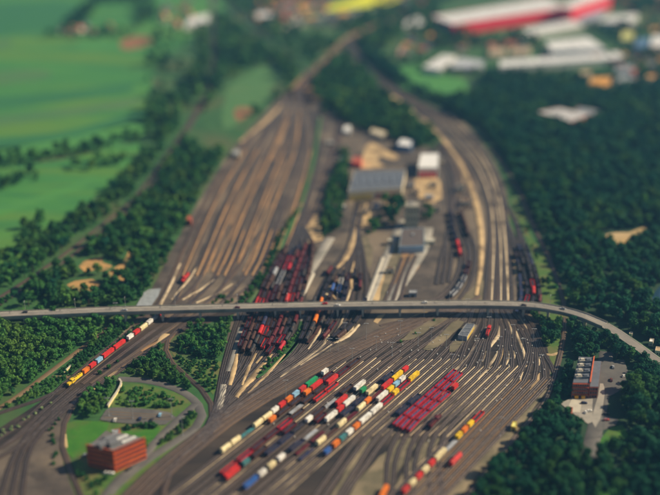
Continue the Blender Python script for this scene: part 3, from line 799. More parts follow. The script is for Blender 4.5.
# far industrial estate
b, lp = building('warehouse', 'huge white roofed warehouse with a bright red front wall', [(453, 24.5), (569, 7.0), (545, -2), (432, 16.5)], 19, M_wall_red, M_roof_white, 'warehouse', vents=14)
wall_pieces(b, lp, 3, .02, .98, .5, 18.5, 14, M_wall_purple, 'cladding_panel', gapf=.06)
wall_pieces(b, lp, 0, .02, .98, .6, 4, 22, paint('deep_red', (.5, .03, .05)), 'loading_door', gapf=.5)
b, lp = building('warehouse', 'red walled tall warehouse block at the right end of the white roof', [(557, 7.5), (572, 9.0), (612, -4), (590, -8)], 25, M_wall_red, M_roof_white, 'warehouse', vents=4)
wall_pieces(b, lp, 1, .03, .97, .6, 5, 9, M_wall_white, 'loading_door', gapf=.5)
FAR = [('storage_shed', 'long narrow white shed in front of the red warehouse', [(514, 31), (571, 20), (583, 25), (522, 36)], 7, M_wall_white, M_roof_white, 5),
       ('factory', 'long low white factory wing beside the dark wood edge', [(500, 61), (618, 52), (625, 58), (500, 67)], 8, M_wall_white, M_roof_white, 8),
       ('factory', 'wide white factory hall with stepped roof behind the long wing', [(546, 42), (588, 37), (606, 49), (552, 51)], 11, M_wall_white, M_roof_white, 6),
       ('storage_shed', 'slanting bright white shed at the edge of the green clearing', [(423, 67), (443, 55), (456, 56), (440, 70)], 8, M_wall_white, M_roof_white, 3),
       ('storage_shed', 'pale grey shed beside the slanting white shed', [(442, 68), (460, 58), (484, 61), (482, 68)], 7, M_wall_grey, paint('pale_grey_roof', (.52, .54, .58)), 3),
       ('storage_shed', 'small tan roofed shed left of the long factory wing', [(489, 55), (491, 48), (506, 48), (504, 54)], 6, M_wall_cream, M_tan_roof, 1),
       ('storage_shed', 'wider tan roofed shed behind the long factory wing', [(510, 54), (513, 48), (531, 47), (529, 53)], 6, M_wall_cream, M_tan_roof, 2),
       ('factory', 'white roofed hall right of the red warehouse', [(600, 22), (610, 16), (638, 14), (630, 23), (612, 28)][:4], 10, M_wall_white, M_roof_white, 4),
       ('storage_shed', 'grey blue shed squeezed against the red warehouse end', [(576, 22), (584, 12), (606, 9), (600, 18)], 8, M_wall_grey, paint('blue_grey_roof', (.34, .38, .48)), 2),
       ('storage_shed', 'pale lime roofed shed among trees', [(621, 39), (623, 32), (634, 32), (633, 40)], 6, M_wall_cream, M_lime, 0),
       ('factory', 'blue roofed hall at the far right edge', [(634, 47), (638, 39), (651, 38), (650, 48)], 8, M_wall_grey, M_roof_blue, 2),
       ('factory', 'tall white hall beside the blue roofed one', [(650, 46), (653, 36), (680, 36), (680, 47)], 11, M_wall_white, M_roof_white, 3),
       ('house', 'orange roofed house near the wood edge', [(588, 86), (592, 78), (612, 77), (610, 87)], 6, M_wall_cream, M_orange_roof, 0),
       ('house', 'small tan roofed house next to the orange roof', [(579, 79), (582, 71), (592, 71), (591, 79)], 6, M_wall_cream, M_tan_roof, 0),
       ('storage_shed', 'grey roofed shed right of the orange house', [(615, 72), (618, 65), (634, 65), (634, 72)], 6, M_wall_grey, M_slab, 1),
       ('storage_shed', 'low grey shed with a white wall right of orange house', [(616, 83), (619, 76), (636, 75), (636, 83)], 6, M_wall_white, M_slab, 1),
       ('storage_shed', 'long white shed standing alone inside the dark wood', [(537, 112), (560, 108), (590, 115), (571, 122)], 6, M_brick_red, paint('dull_white_roof', (.58, .56, .56)), 3),
       ('storage_shed', 'narrow grey shed behind the lone white shed', [(572, 112), (580, 107), (602, 111), (594, 115)], 5, M_brick_red, M_slab, 1),
       ('storage_shed', 'white roofed farm building beside the far left railway', [(185, 26), (190, 18), (209, 14), (208, 23)], 7, M_wall_white, M_roof_white, 1),
       ('storage_shed', 'pale shed by the diagonal road behind the fields', [(254, 18), (258, 13), (272, 11), (270, 17)], 6, M_wall_white, M_roof_white, 0),
       ('storage_shed', 'white shed at the far edge of the clearing', [(404, 26), (408, 20), (420, 17), (424, 24)], 7, M_wall_white, M_roof_white, 1),
       ('storage_shed', 'pink roofed shed at the clearing', [(398, 55), (400, 48), (408, 47), (407, 55)], 5, M_wall_cream, paint('pink_roof', (.55, .34, .28)), 0)]
for nm, lb, px, h, wm, rm, ve in FAR:
    b, lp = building(nm, lb, px, h, wm, rm, 'house' if nm == 'house' else nm.split('_')[-1], vents=ve)
    if ve: wall_pieces(b, lp, 0, .05, .95, .5, h * .55, max(3, ve * 2), M_wall_grey, 'loading_door', gapf=.5)

# engine sheds of the depot
b, lp = building('engine_shed', 'broad grey roofed engine shed with yellow and white doors', [(348, 192), (354, 171), (406, 170), (402, 188)], 10, M_wall_cream, M_roof_grey, 'shed', vents=0)
wall_pieces(b, lp, 3, .55, .98, .3, 6.5, 5, M_wall_yellow, 'shed_door', gapf=.2)
wall_pieces(b, lp, 3, .05, .5, .3, 6.0, 5, paint('dark_red_door', (.25, .05, .05)), 'shed_door', gapf=.25)
sky_m = MB().box(-1.2, 1.2, -9, 9, 10.23, 10.9).mesh('skylight')
sky_m.materials.append(paint('skylight_glazing', (.17, .19, .23), rough=.3))
for i in range(7):
    t = (i + .5) / 7
    x = (lp[0][0] + lp[1][0]) / 2 * (1 - t) + (lp[2][0] + lp[3][0]) / 2 * t
    y = (lp[0][1] + lp[1][1]) / 2 * (1 - t) + (lp[2][1] + lp[3][1]) / 2 * t
    link('skylight', sky_m, b, (x, y, 0), -.05)
b, lp = building('depot_hall', 'bright white roofed depot hall with red doors', [(418, 168), (421, 154), (439, 153.5), (438, 168)], 11, M_wall_white, M_roof_white, 'hall', vents=0)
wall_pieces(b, lp, 3, .05, .95, .4, 7, 5, M_wall_red, 'hall_door', gapf=.25)
b, lp = building('depot_hall', 'small white and blue depot building behind the engine shed', [(397, 145), (401, 139), (413, 140), (411, 147)], 7, M_roof_blue, M_roof_white, 'hall', vents=0)
b, lp = building('coaling_tower', 'tall tan concrete tower beside the dark green trees', [(405, 207), (406, 202), (419, 202), (419, 207)], 22, M_wall_tan, M_concrete, 'tower', vents=1)
for z in (9, 17):
    wall_pieces(b, lp, 3, .1, .9, z, z + 1.8, 4, M_glass, 'window', gapf=.5)
b, lp = building('workshop', 'low dark brown roofed workshop with a pale blue front edge', [(399, 247), (402, 229), (424, 228), (424, 246)], 7, M_light_blue, paint('dark_brown_roof', (.12, .10, .095)), 'workshop', vents=2)
wall_pieces(b, lp, 3, .05, .95, .3, 4, 6, M_wall_grey, 'workshop_door', gapf=.3)
b, lp = building('storage_shed', 'grey roofed signal shed standing between the throat tracks', [(458, 335.5), (466.5, 324), (474.5, 324.5), (467, 337)], 4, M_wall_grey, M_roof_grey, 'shed', vents=0)
wall_pieces(b, lp, 2, .04, .96, .3, 3.2, 6, M_wall_yellow, 'shed_door', gapf=.15)
for px, lb, wm, rm, h in (([(343, 131), (345, 126), (351, 126), (350, 132)], 'little white hut north of the engine shed', M_wall_white, M_roof_white, 4), ([(370, 132), (373, 128), (386, 132), (383, 137)], 'low cream shed below the wood', M_wall_cream, M_wall_cream, 4),
                          ([(352, 163), (354, 157), (362, 157), (361, 164)], 'small red shed behind the engine shed', M_wall_red, M_roof_red, 5), ([(511, 427), (513, 422), (517, 422), (516, 428)], 'small pale yellow hut beside the gravel road', M_wall_yellow, M_lime, 3.2),
                          ([(565, 411), (567, 407), (573, 408), (571, 412)], 'small red roofed hut beside the forecourt', M_brick_red, M_roof_red, 4), ([(232, 154), (234, 150), (240, 150), (239, 155)], 'small pale hut on the edge of the sorting yard', M_wall_cream, M_slab, 4),
                          ([(186.5, 220), (188, 216), (192, 216), (191, 221)], 'red roofed hut beside the trees of the sorting yard', M_brick_red, M_roof_red, 5)):
    b, lp = building('hut', lb, px, h, wm, rm, 'hut', vents=0)
    wall_pieces(b, lp, 3, .3, .7, .1, 2.2, 1, M_black, 'door', gapf=.2)

rr = random.Random(31)
DEP = [((341, 158), 'green'), ((330, 142), 'grey'), ((397, 178), 'navy'), ((411, 184), 'dark grey'), ((416, 190), 'brown'), ((433, 184), 'black'), ((429, 196), 'grey'), ((437, 206), 'brown'), ((390, 240), 'pale'), ((376, 205), 'navy'), ((366, 210), 'brown'), ((390, 268), 'brown'), ((413, 292), 'grey'), ((431, 240), 'pale'), ((440, 160), 'dark grey'), ((343, 206), 'pale'), ((461, 186), 'black'), ((466, 200), 'brown')]
DC = {'green': (.05, .16, .08), 'grey': (.3, .31, .33), 'navy': (.03, .05, .12), 'dark grey': (.1, .1, .11), 'brown': (.14, .08, .05), 'black': (.04, .04, .045), 'pale': (.5, .47, .4)}
for i, ((u, v), c) in enumerate(DEP):
    w_, d_ = rr.uniform(1.8, 4.5), rr.uniform(.9, 1.8)
    near_ = 'the tan tower' if v > 195 and u > 380 else 'the engine shed'
    b, lp = building('depot_hut', '%s roofed depot hut near %s, %s of the huts from the left' % (c, near_, ordinal(sorted(p[0][0] for p in DEP).index(u))), [(u - w_, v + d_), (u - w_ * .8, v - d_), (u + w_, v - d_), (u + w_ * .95, v + d_)], rr.uniform(3, 5.5), M_wall_cream if i % 3 else M_wall_grey, paint('hut_roof_' + c.replace(' ', '_'), DC[c]), 'hut')
    wall_pieces(b, lp, 3, .3, .7, .1, 2.2, 1, M_black, 'door', gapf=.2)
for px, lb, rm in (([(649, 342), (650, 339), (654, 339.5), (653, 342.5)], 'white roofed house beside the road beyond the bridge bend', M_roof_white), ([(655, 351), (656, 347), (664, 348), (663, 352)], 'tan roofed house at the right edge beyond the bridge road', M_tan_roof), ([(629, 334), (630, 332), (633, 332.5), (632, 334.5)], 'small white hut in the trees beyond the bridge road', M_wall_cream)):
    b, lp = building('house', lb, px, 3.5, M_wall_cream, rm, 'house')
    wall_pieces(b, lp, 3, .2, .8, .8, 2.2, 2, M_glass, 'window', gapf=.5)

# orange office block lower left
H = 15.5
A, B_, Cc = Vector(g2(88.5, 466)), Vector(g2(115.5, 472.5)), Vector(g2(145, 438.4, H))
D = A + (Cc - B_)
cx, cy = centre([A, B_, Cc, D])
ob = thing('office_block', 'orange brick office block with grey flat roof and rows of windows', 'office block', (cx, cy, 0))
lp = [(p[0] - cx, p[1] - cy) for p in (A, B_, Cc, D)]
FOOT.append([tuple(A), tuple(B_), tuple(Cc), tuple(D)])
link('wall', MB().prism(lp, 0, H).mesh('wall'), ob, material=M_brick)
link('roof', MB().prism(inset(lp, .6), H + .003, H + .3, bottom=False).mesh('roof'), ob, material=mat('grey_gravel_roof', (.17, .17, .18), (.12, .12, .13), scale=.3))
for f in range(5):
    z = 1.2 + f * 3.3
    wall_pieces(ob, lp, 1, .02, .98, z, z + 1.5, 22, M_glass, 'window', depth=.05, gapf=.18)
    wall_pieces(ob, lp, 0, .04, .96, z, z + 1.5, 12, M_glass, 'window', depth=.05, gapf=.18)
    for e in (0, 1):
        wall_pieces(ob, lp, e, 0, 1, z + 2.0, z + 2.35, 1, paint('orange_sill', (.60, .115, .022)), 'sill_band', depth=.35, gapf=.005)
slm = MB().box(-1.3, 1.3, -.9, .9, H + .301, H + .9).mesh('skylight')
slm.materials.append(paint('white_skylight', (.8, .8, .78)))
ax = Vector((lp[2][0] - lp[1][0], lp[2][1] - lp[1][1])); ay = Vector((lp[0][0] - lp[1][0], lp[0][1] - lp[1][1]))
for i in range(5):
    for j in range(2):
        p = Vector(lp[1]) + ax * (.58 + .075 * i) + ay * (.28 + .3 * j)
        link('skylight', slm, ob, (p.x, p.y, 0), math.atan2(ax.y, ax.x))
for i, (a_, b_) in enumerate(((.12, .5), (.3, .35), (.45, .65))):
    p = Vector(lp[1]) + ax * a_ + ay * b_
    link('plant_room', MB().box(-3, 3, -2, 2, H + .301, H + 3.2).box(-3.2, 3.2, -2.2, 2.2, H + 3.21, H + 3.4).mesh('plant_room'), ob, (p.x, p.y, 0), math.atan2(ax.y, ax.x), paint('plant_room_grey', (.17, .175, .19)))
b, lp = building('annex', 'small red walled annex beside the lawn', [(110, 437), (113, 430), (120, 429), (118, 436)], 5, M_brick_red, M_slab, 'annex', vents=1)
wall_pieces(b, lp, 3, .1, .9, 1, 2.5, 4, M_glass, 'window', gapf=.4)

# brick office block lower right
base = [(575, 398), (599, 398), (604, 367), (582, 366)]
hr = 12.0
pl = [g2(u, v) for u, v in ((571, 398), (597, 398.5), (600, 372), (577, 371))]
cx, cy = centre(pl)
rb = thing('office_block', 'red brick office block with dark windows and grey stepped roof', 'office block', (cx, cy, 0))
q = [(x - cx, y - cy) for x, y in pl]
FOOT.append(pl)
def lerp2(a, b, t): return (a[0] + (b[0] - a[0]) * t, a[1] + (b[1] - a[1]) * t)
s0, s1 = lerp2(q[0], q[1], .64), lerp2(q[3], q[2], .64)
s2, s3 = lerp2(q[0], q[1], .66), lerp2(q[3], q[2], .66)
pw = [q[0], s0, s1, q[3]]
pe = [s2, q[1], q[2], s3]
link('wall', MB().prism(pw, 0, 12).mesh('wall'), rb, material=M_brick_red)
link('wall', MB().prism(pe, 0, 9).mesh('wall'), rb, material=M_brick_red)
link('roof', MB().prism(inset(pw, .5), 12.003, 12.3, bottom=False).mesh('roof'), rb, material=M_roof_grey)
link('roof', MB().prism(inset(pe, .4), 9.003, 9.3, bottom=False).mesh('roof'), rb, material=M_roof_grey)
link('fascia', MB().prism([lerp2(s0, s1, .02), lerp2(s0, q[1], .14), lerp2(s1, q[2], .14), lerp2(s1, s0, .02)], 12.4, 13.2).mesh('fascia'), rb, material=mat('orange_red_fascia', (.62, .13, .05), scale=.5))
for f in range(4):
    z = .9 + f * 2.9
    wall_pieces(rb, pw, 0, .03, .97, z, z + 1.5, 7, M_glass, 'window', depth=.06, gapf=.3)
    wall_pieces(rb, pw, 0, 0, 1, z + 1.85, z + 2.15, 1, mat('orange_red_fascia', (0, 0, 0)), 'sill_band', depth=.4, gapf=.01)
    if f < 3:
        wall_pieces(rb, pe, 1, .03, .97, z, z + 1.5, 14, M_glass, 'window', depth=.06, gapf=.3)
        wall_pieces(rb, pe, 0, .06, .94, z, z + 1.5, 3, M_glass, 'window', depth=.06, gapf=.3)
wall_pieces(rb, pw, 0, .1, .9, .2, 2.6, 2, mat('amber_awning', (.85, .42, .03), scale=.5), 'awning', depth=1.6, gapf=.45)
for t in (.2, .4, .6, .8):
    for uu in (.3, .68):
        p = lerp2(lerp2(pw[0], pw[1], uu), lerp2(pw[3], pw[2], uu), t)
        link('plant_room', MB().box(-2.4, 2.4, -1.6, 1.6, 12.301, 14).box(-1.2, 1.2, -1, 1, 14.01, 14.8).mesh('plant_room'), rb, (p[0], p[1], 0), .1, M_concrete_pale if uu < .5 else M_roof_grey)

# village houses
HOUSE = {}
def house_meshes(seed):
    rr = random.Random(seed)
    L_, W_, h = rr.uniform(10, 15), rr.uniform(7.5, 9.5), rr.uniform(4.5, 6)
    hp = h + W_ * .42
    wl = MB().add([(-L_ / 2, -W_ / 2, 0), (L_ / 2, -W_ / 2, 0), (L_ / 2, W_ / 2, 0), (-L_ / 2, W_ / 2, 0), (-L_ / 2, -W_ / 2, h), (L_ / 2, -W_ / 2, h), (L_ / 2, W_ / 2, h), (-L_ / 2, W_ / 2, h), (-L_ / 2, 0, hp), (L_ / 2, 0, hp)],
                  [(0, 1, 5, 4), (2, 3, 7, 6), (1, 2, 6, 9, 5), (3, 0, 4, 8, 7), (0, 3, 2, 1)]).mesh('wall')
    a, o = L_ / 2 + .5, .6
    dz = o * .84
    rf = MB()
    for s in (-1, 1):
        y0 = s * (W_ / 2 + o)
        v = [(-a, y0, h - dz + .1), (a, y0, h - dz + .1), (a, 0, hp + .1), (-a, 0, hp + .1), (-a, y0, h - dz + .35), (a, y0, h - dz + .35), (a, 0, hp + .35), (-a, 0, hp + .35)]
        f = [(4, 5, 6, 7), (0, 1, 5, 4), (1, 2, 6, 5), (3, 0, 4, 7), (0, 3, 2, 1)]
        rf.add(v, f if s < 0 else [x[::-1] for x in f])
    ch = MB().box(L_ * .2, L_ * .2 + .8, -.9, -.1, h, hp + 1.3).mesh('chimney')
    return wl, rf.mesh('roof'), ch
for s in range(4): HOUSE[s] = house_meshes(s)
RC = [('red', M_roof_red), ('brown', M_roof_brown), ('orange', M_orange_roof), ('grey', M_roof_grey), ('red', M_roof_red)]
VILL = [([(158, 6), (190, 4), (200, 14), (178, 28), (160, 24)], 12, 'farm hamlet beside the left railway', 'houses of the hamlet by the fields'), ([(256, 4), (330, -8), (330, 26), (285, 30), (250, 20)], 64, 'village below the yellow field', 'houses of the far village'),
        ([(330, 14), (360, 10), (350, 22), (332, 26)], 10, 'lane behind the village', 'houses of the far village'), ([(404, 40), (440, 34), (436, 50), (406, 56)], 9, 'clearing left of the white sheds', 'houses by the clearing'),
        ([(592, 60), (680, 50), (680, 82), (640, 86), (610, 66)], 26, 'estate right of the white factory', 'houses right of the factory'), ([(378, -4), (430, -8), (425, 6), (395, 14)], 14, 'road behind the rapeseed field', 'houses behind the rapeseed field'), ([(604, 24), (640, 26), (690, 22), (690, 36), (620, 34)], 14, 'estate by the lime roofed shed', 'houses by the lime shed'), ([(462, 40), (500, 42), (546, 40), (540, 50), (486, 50), (460, 52)], 10, 'trees between the two white complexes', 'houses between the white complexes'), ([(58, 30), (110, 26), (112, 32), (60, 37)], 7, 'hedge in the far green field', 'houses along the far hedge')]
for poly, n, where, grp in VILL:
    rr = random.Random(where)
    gp = [g2(*p) for p in poly]
    xs, ys = [p[0] for p in gp], [p[1] for p in gp]
    placed = []
    tries = 0
    roots = []
    while len(placed) < n and tries < 4000:
        tries += 1
        x, y = rr.uniform(min(xs), max(xs)), rr.uniform(min(ys), max(ys))
        if not in_poly(x, y, gp) or any((x - a) ** 2 + (y - b) ** 2 < 22 ** 2 for a, b in placed) or blocked(x, y, 8): continue
        placed.append((x, y))
        rn, rm = rr.choice(RC)
        wl, rf, chm = HOUSE[rr.randrange(4)]
        root = thing('house', '%s roofed small house in the %s' % (rn, where), 'house', (x, y, 0), rr.choice((0, .3, 1.5, 1.8)) + rr.uniform(-.15, .15), grp)
        link('wall', wl, root, material=rr.choice((M_wall_white, M_wall_cream)))
        r_ = link('roof', rf, root, material=rm)
        link('chimney', chm, r_, material=M_brick_red)
        FOOT.append([(x - 8, y - 6), (x + 8, y - 6), (x + 8, y + 6), (x - 8, y + 6)])
        roots.append((PX((x, y, 0))[0], root, rn))
    roots.sort(key=lambda t: t[0])
    for i, (_, root, rn) in enumerate(roots):
        root['label'] = '%s roofed small house, %s from the left in the %s' % (rn, ordinal(i), where)

# =================================================================== TREES
def crown_np(nq, R, Hc, z0, leaf, seed, lobes=9, conical=0.0):
    """leaf clumps spread through an uneven, lobed crown"""
    g = np.random.default_rng(seed)
    Cn, Rn = [], []
    for i in range(lobes):
        a = g.uniform(0, 2 * math.pi)
        zz = g.uniform(.12, .95) if i else .8
        rr = R * g.uniform(.25, .62) * (1 - conical * zz) * (0.15 if i == 0 else 1)
        Cn.append((math.cos(a) * rr, math.sin(a) * rr, z0 + Hc * zz * .85))
        Rn.append(R * g.uniform(.36, .58) * (1 - .45 * conical * zz))
    Cn, Rn = np.array(Cn), np.array(Rn)
    w = Rn ** 2 / np.sum(Rn ** 2)
    li = g.choice(lobes, nq, p=w)
    d = g.normal(size=(nq, 3)); d[:, 2] = d[:, 2] * .8 + .25
    d /= np.linalg.norm(d, axis=1)[:, None]
    rad = Rn[li] * g.uniform(.72, 1.08, nq)
    P = Cn[li] + d * rad[:, None] * np.array([1, 1, .85])
    n = d + g.normal(size=(nq, 3)) * .55
    n /= np.linalg.norm(n, axis=1)[:, None]
    t = np.cross(n, g.normal(size=(nq, 3))); t /= np.linalg.norm(t, axis=1)[:, None]
    b = np.cross(n, t)
    s = leaf * g.uniform(.6, 1.3, nq)[:, None]
    V = np.stack([P - t * s, P - b * s * .7 + n * s * .12, P + t * s, P + b * s * .7 + n * s * .12], 1).reshape(-1, 3)
    F = np.arange(nq * 4).reshape(-1, 4)
    return V, F

def trunk_mb(h, r, seed):
    rr = random.Random(seed)
    m = MB().cyl((0, 0, 0), (rr.uniform(-.2, .2), rr.uniform(-.2, .2), h * .6), r, r * .65, 7)
    for i in range(4):
        a = i * 1.57 + rr.uniform(-.5, .5)
        m.cyl((0, 0, h * rr.uniform(.42, .58)), (math.cos(a) * h * .22, math.sin(a) * h * .22, h * rr.uniform(.75, .95)), r * .45, r * .15, 5)
    return m

BROAD = []
for i in range(6):
    V, F = crown_np(620, 4.6, 8.5 + i % 3, 3.6, .62, 100 + i, lobes=8 + i % 4, conical=.25 * (i % 3))
    BROAD.append((np_mesh('crown', V, F), trunk_mb(10.5, .32, i).mesh('trunk')))
    BROAD[-1][1].materials.append(M_bark)
    BROAD[-1][0].materials.append(M_leaf_mid)
BUSH = []
for i in range(4):
    V, F = crown_np(190, 1.7, 2.4, .3, .42, 200 + i, lobes=6)
    BUSH.append((np_mesh('foliage', V, F), trunk_mb(1.8, .07, 50 + i).mesh('stem')))
    BUSH[-1][1].materials.append(M_bark); BUSH[-1][0].materials.append(M_leaf_mid)
FARV2 = [crown_np(62, 4.8, 9 + i % 3, 2.6, 2.0, 350 + i, lobes=6 + i % 3, conical=.2 * (i % 3)) for i in range(6)]
FARV = [crown_np(120, 4.8, 9 + i % 3, 2.6, 1.55, 300 + i, lobes=7 + i % 3, conical=.2 * (i % 3)) for i in range(6)]

# woods: pixel polygon on the ground, spacing (m), scale, shade, keep probability, label, group
WOODS = [
 ([(-40, 319), (60, 315), (133, 313), (128, 320), (106, 337), (82, 354), (62, 367), (42, 381), (6, 404), (-40, 425)], 4.6, 0.62, 0, 1, 'green leafy tree in the dense wood above the service road', 'trees of the wood west of the service road'),
 ([(0, 306), (36, 286), (72, 262), (104, 236), (134, 208), (160, 172), (186, 138), (204, 152), (228, 150), (205, 186), (182, 232), (166, 264), (152, 286), (134, 306), (60, 308)], 5.6, 0.72, 1, 0.82, 'bushy green tree between the old railway and the sorting yard', 'trees beside the sorting yard'),
 ([(-30, 272), (0, 258), (16, 246), (24, 226), (40, 220), (56, 230), (80, 212), (104, 198), (126, 172), (150, 148), (158, 160), (128, 200), (96, 226), (60, 254), (26, 278), (-30, 306)], 6.2, 0.74, 1, 0.7, 'green tree on the field side of the old railway', 'trees on the field side of the railway'),
 ([(148, 96), (180, 92), (200, 60), (194, 30), (208, 28), (210, 60), (204, 92), (184, 124), (156, 162), (148, 140)], 10, 1.1, 1, .55, '', ''),
 ([(216, 20), (226, 16), (232, 52), (226, 86), (206, 112), (196, 124), (206, 92), (218, 60)], 9, 1.1, 1, .8, '', ''),
 ([(226, 20), (262, 44), (290, 66), (304, 78), (288, 84), (274, 62), (248, 68), (232, 80)], 9, 1.1, 1, .7, '', ''),
 ([(252, 116), (284, 92), (292, 78), (302, 82), (288, 92), (258, 118)], 8, .9, 1, .5, '', ''),
 ([(-20, 163), (60, 152), (140, 134), (142, 141), (70, 158), (-20, 172)], 8, .85, 1, .75, '', ''),
 ([(-20, 184), (10, 176), (36, 174), (40, 182), (0, 190)], 8, .8, 1, .8, '', ''),
 ([(64, 168), (100, 160), (130, 150), (124, 164), (90, 172)], 11, .8, 1, .35, '', ''),
 ([(96, -8), (150, -8), (148, 3), (96, 5)], 11, 1.1, 1, .8, '', ''),
 ([(94, 0), (104, 0), (84, 26), (66, 36), (58, 34)], 10, 1.0, 1, .8, '', ''),
 ([(40, 36), (120, 30), (140, 34), (138, 38), (60, 40)], 10, .8, 1, .5, '', ''),
 ([(132, 10), (158, 6), (160, 22), (140, 26)], 11, 1.1, 1, .7, '', ''),
 ([(150, 34), (186, 32), (182, 80), (160, 92), (140, 84)], 15, 1.0, 1, .3, '', ''),
 ([(218, -8), (250, -10), (304, 42), (346, 38), (350, 42), (312, 70), (290, 58), (262, 38)], 12, 1.1, 1, .55, '', ''),
 ([(340, 24), (398, 8), (440, -6), (436, 20), (404, 36), (380, 56), (356, 46), (352, 34)], 11, 1.15, 1, .72, '', ''),
 ([(250, -12), (330, -16), (330, 0), (262, 4)], 12, 1.1, 1, .6, '', ''),
 ([(312, 86), (330, 64), (346, 52), (358, 66), (384, 92), (424, 128), (444, 148), (416, 150), (386, 138), (350, 126), (318, 110)], 7, 0.9, 1, .97, '', ''),
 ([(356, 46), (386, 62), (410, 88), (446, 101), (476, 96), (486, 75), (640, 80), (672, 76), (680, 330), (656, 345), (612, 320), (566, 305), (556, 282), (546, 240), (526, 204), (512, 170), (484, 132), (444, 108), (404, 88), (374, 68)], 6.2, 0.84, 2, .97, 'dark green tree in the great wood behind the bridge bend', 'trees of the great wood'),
 ([(380, 56), (430, 60), (462, 72), (480, 72), (476, 78), (440, 74), (404, 66)], 11, 1.0, 1, .5, '', ''),
 ([(430, 10), (436, 30), (500, 44), (512, 36), (540, 40), (545, 50), (490, 46), (440, 52), (420, 40), (412, 24)], 11, 1.1, 1, .72, '', ''),
 ([(584, 28), (610, 30), (640, 26), (690, 20), (690, 36), (648, 36), (628, 50), (606, 40)], 11, 1.0, 1, .6, '', ''),
 ([(604, 52), (640, 52), (690, 50), (690, 80), (630, 84), (606, 72)], 12, .95, 1, .45, '', ''),
 ([(612, -6), (690, 8), (690, 20), (640, 14), (610, 6)], 11, 1.1, 1, .7, '', ''),
 ([(440, -10), (500, -14), (480, -6), (440, 4)], 12, 1.1, 1, .8, '', ''),
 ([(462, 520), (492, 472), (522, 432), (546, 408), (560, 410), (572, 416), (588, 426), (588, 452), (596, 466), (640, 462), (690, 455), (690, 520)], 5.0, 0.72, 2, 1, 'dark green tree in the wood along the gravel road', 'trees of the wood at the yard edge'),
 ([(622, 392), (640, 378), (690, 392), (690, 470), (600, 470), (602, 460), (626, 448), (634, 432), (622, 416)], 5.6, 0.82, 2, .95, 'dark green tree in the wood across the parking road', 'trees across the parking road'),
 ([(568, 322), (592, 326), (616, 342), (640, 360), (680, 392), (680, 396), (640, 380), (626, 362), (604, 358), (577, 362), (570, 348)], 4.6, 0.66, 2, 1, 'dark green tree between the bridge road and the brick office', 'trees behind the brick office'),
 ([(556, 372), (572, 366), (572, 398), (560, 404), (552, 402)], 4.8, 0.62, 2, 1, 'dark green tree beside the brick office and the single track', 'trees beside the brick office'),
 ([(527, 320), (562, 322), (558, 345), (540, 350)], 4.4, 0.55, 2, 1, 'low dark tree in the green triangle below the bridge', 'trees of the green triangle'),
 ([(546, 362), (554, 360), (550, 382), (542, 396)], 5.5, .6, 1, .8, 'low green tree beside the single track at the yard edge', 'trees beside the single track'),
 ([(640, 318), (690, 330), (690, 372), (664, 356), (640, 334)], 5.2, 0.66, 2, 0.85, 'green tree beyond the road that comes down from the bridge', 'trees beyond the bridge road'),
 ([(188, 332), (206, 320), (231, 316), (229, 345), (222, 360), (206, 358), (186, 352), (176, 345)], 3.9, 0.48, 1, 1, 'low bushy tree inside the curved track below the bridge', 'trees inside the curved track'),
 ([(134, 356), (160, 345), (164, 356), (178, 374), (198, 394), (186, 388), (160, 380), (126, 374)], 3.8, 0.42, 1, 1, 'low bushy tree between the dark lines and the curved track', 'trees outside the curved track'),
 ([(79, 402), (108, 379), (118, 382), (108, 404), (96, 420), (80, 420)], 3.8, 0.44, 0, 1, 'low leafy tree between the loop track and the bright wall', 'trees beside the bright wall'),
 ([(326, 185), (336, 150), (347, 150), (349, 188), (336, 240), (322, 238)], 5.0, 0.6, 1, 0.95, 'round green tree in the narrow strip west of the engine shed', 'trees of the strip by the engine shed'),
 ([(384, 206), (402, 204), (402, 228), (386, 230)], 6.5, .9, 2, .95, 'dark tree beside the tan tower', 'trees by the tan tower'),
 ([(420, 206), (432, 208), (432, 224), (422, 224)], 7, .7, 1, .6, 'green tree on the far side of the tan tower', 'trees by the tan tower'),
 ([(372, 222), (384, 222), (382, 236), (366, 238)], 6, .55, 1, .6, 'small green tree between the tan loop and the tower', 'trees by the tan loop'),
 ([(514, 200), (524, 215), (546, 265), (562, 300), (546, 300), (536, 262), (522, 222)], 8, .6, 1, .42, 'small green tree in the grass strip beside the right main line', 'trees in the grass strip'),
 ([(92, 482), (120, 488), (112, 505), (92, 505)], 7, .6, 0, .5, 'low green tree before the orange office block', 'trees before the orange block'),
]
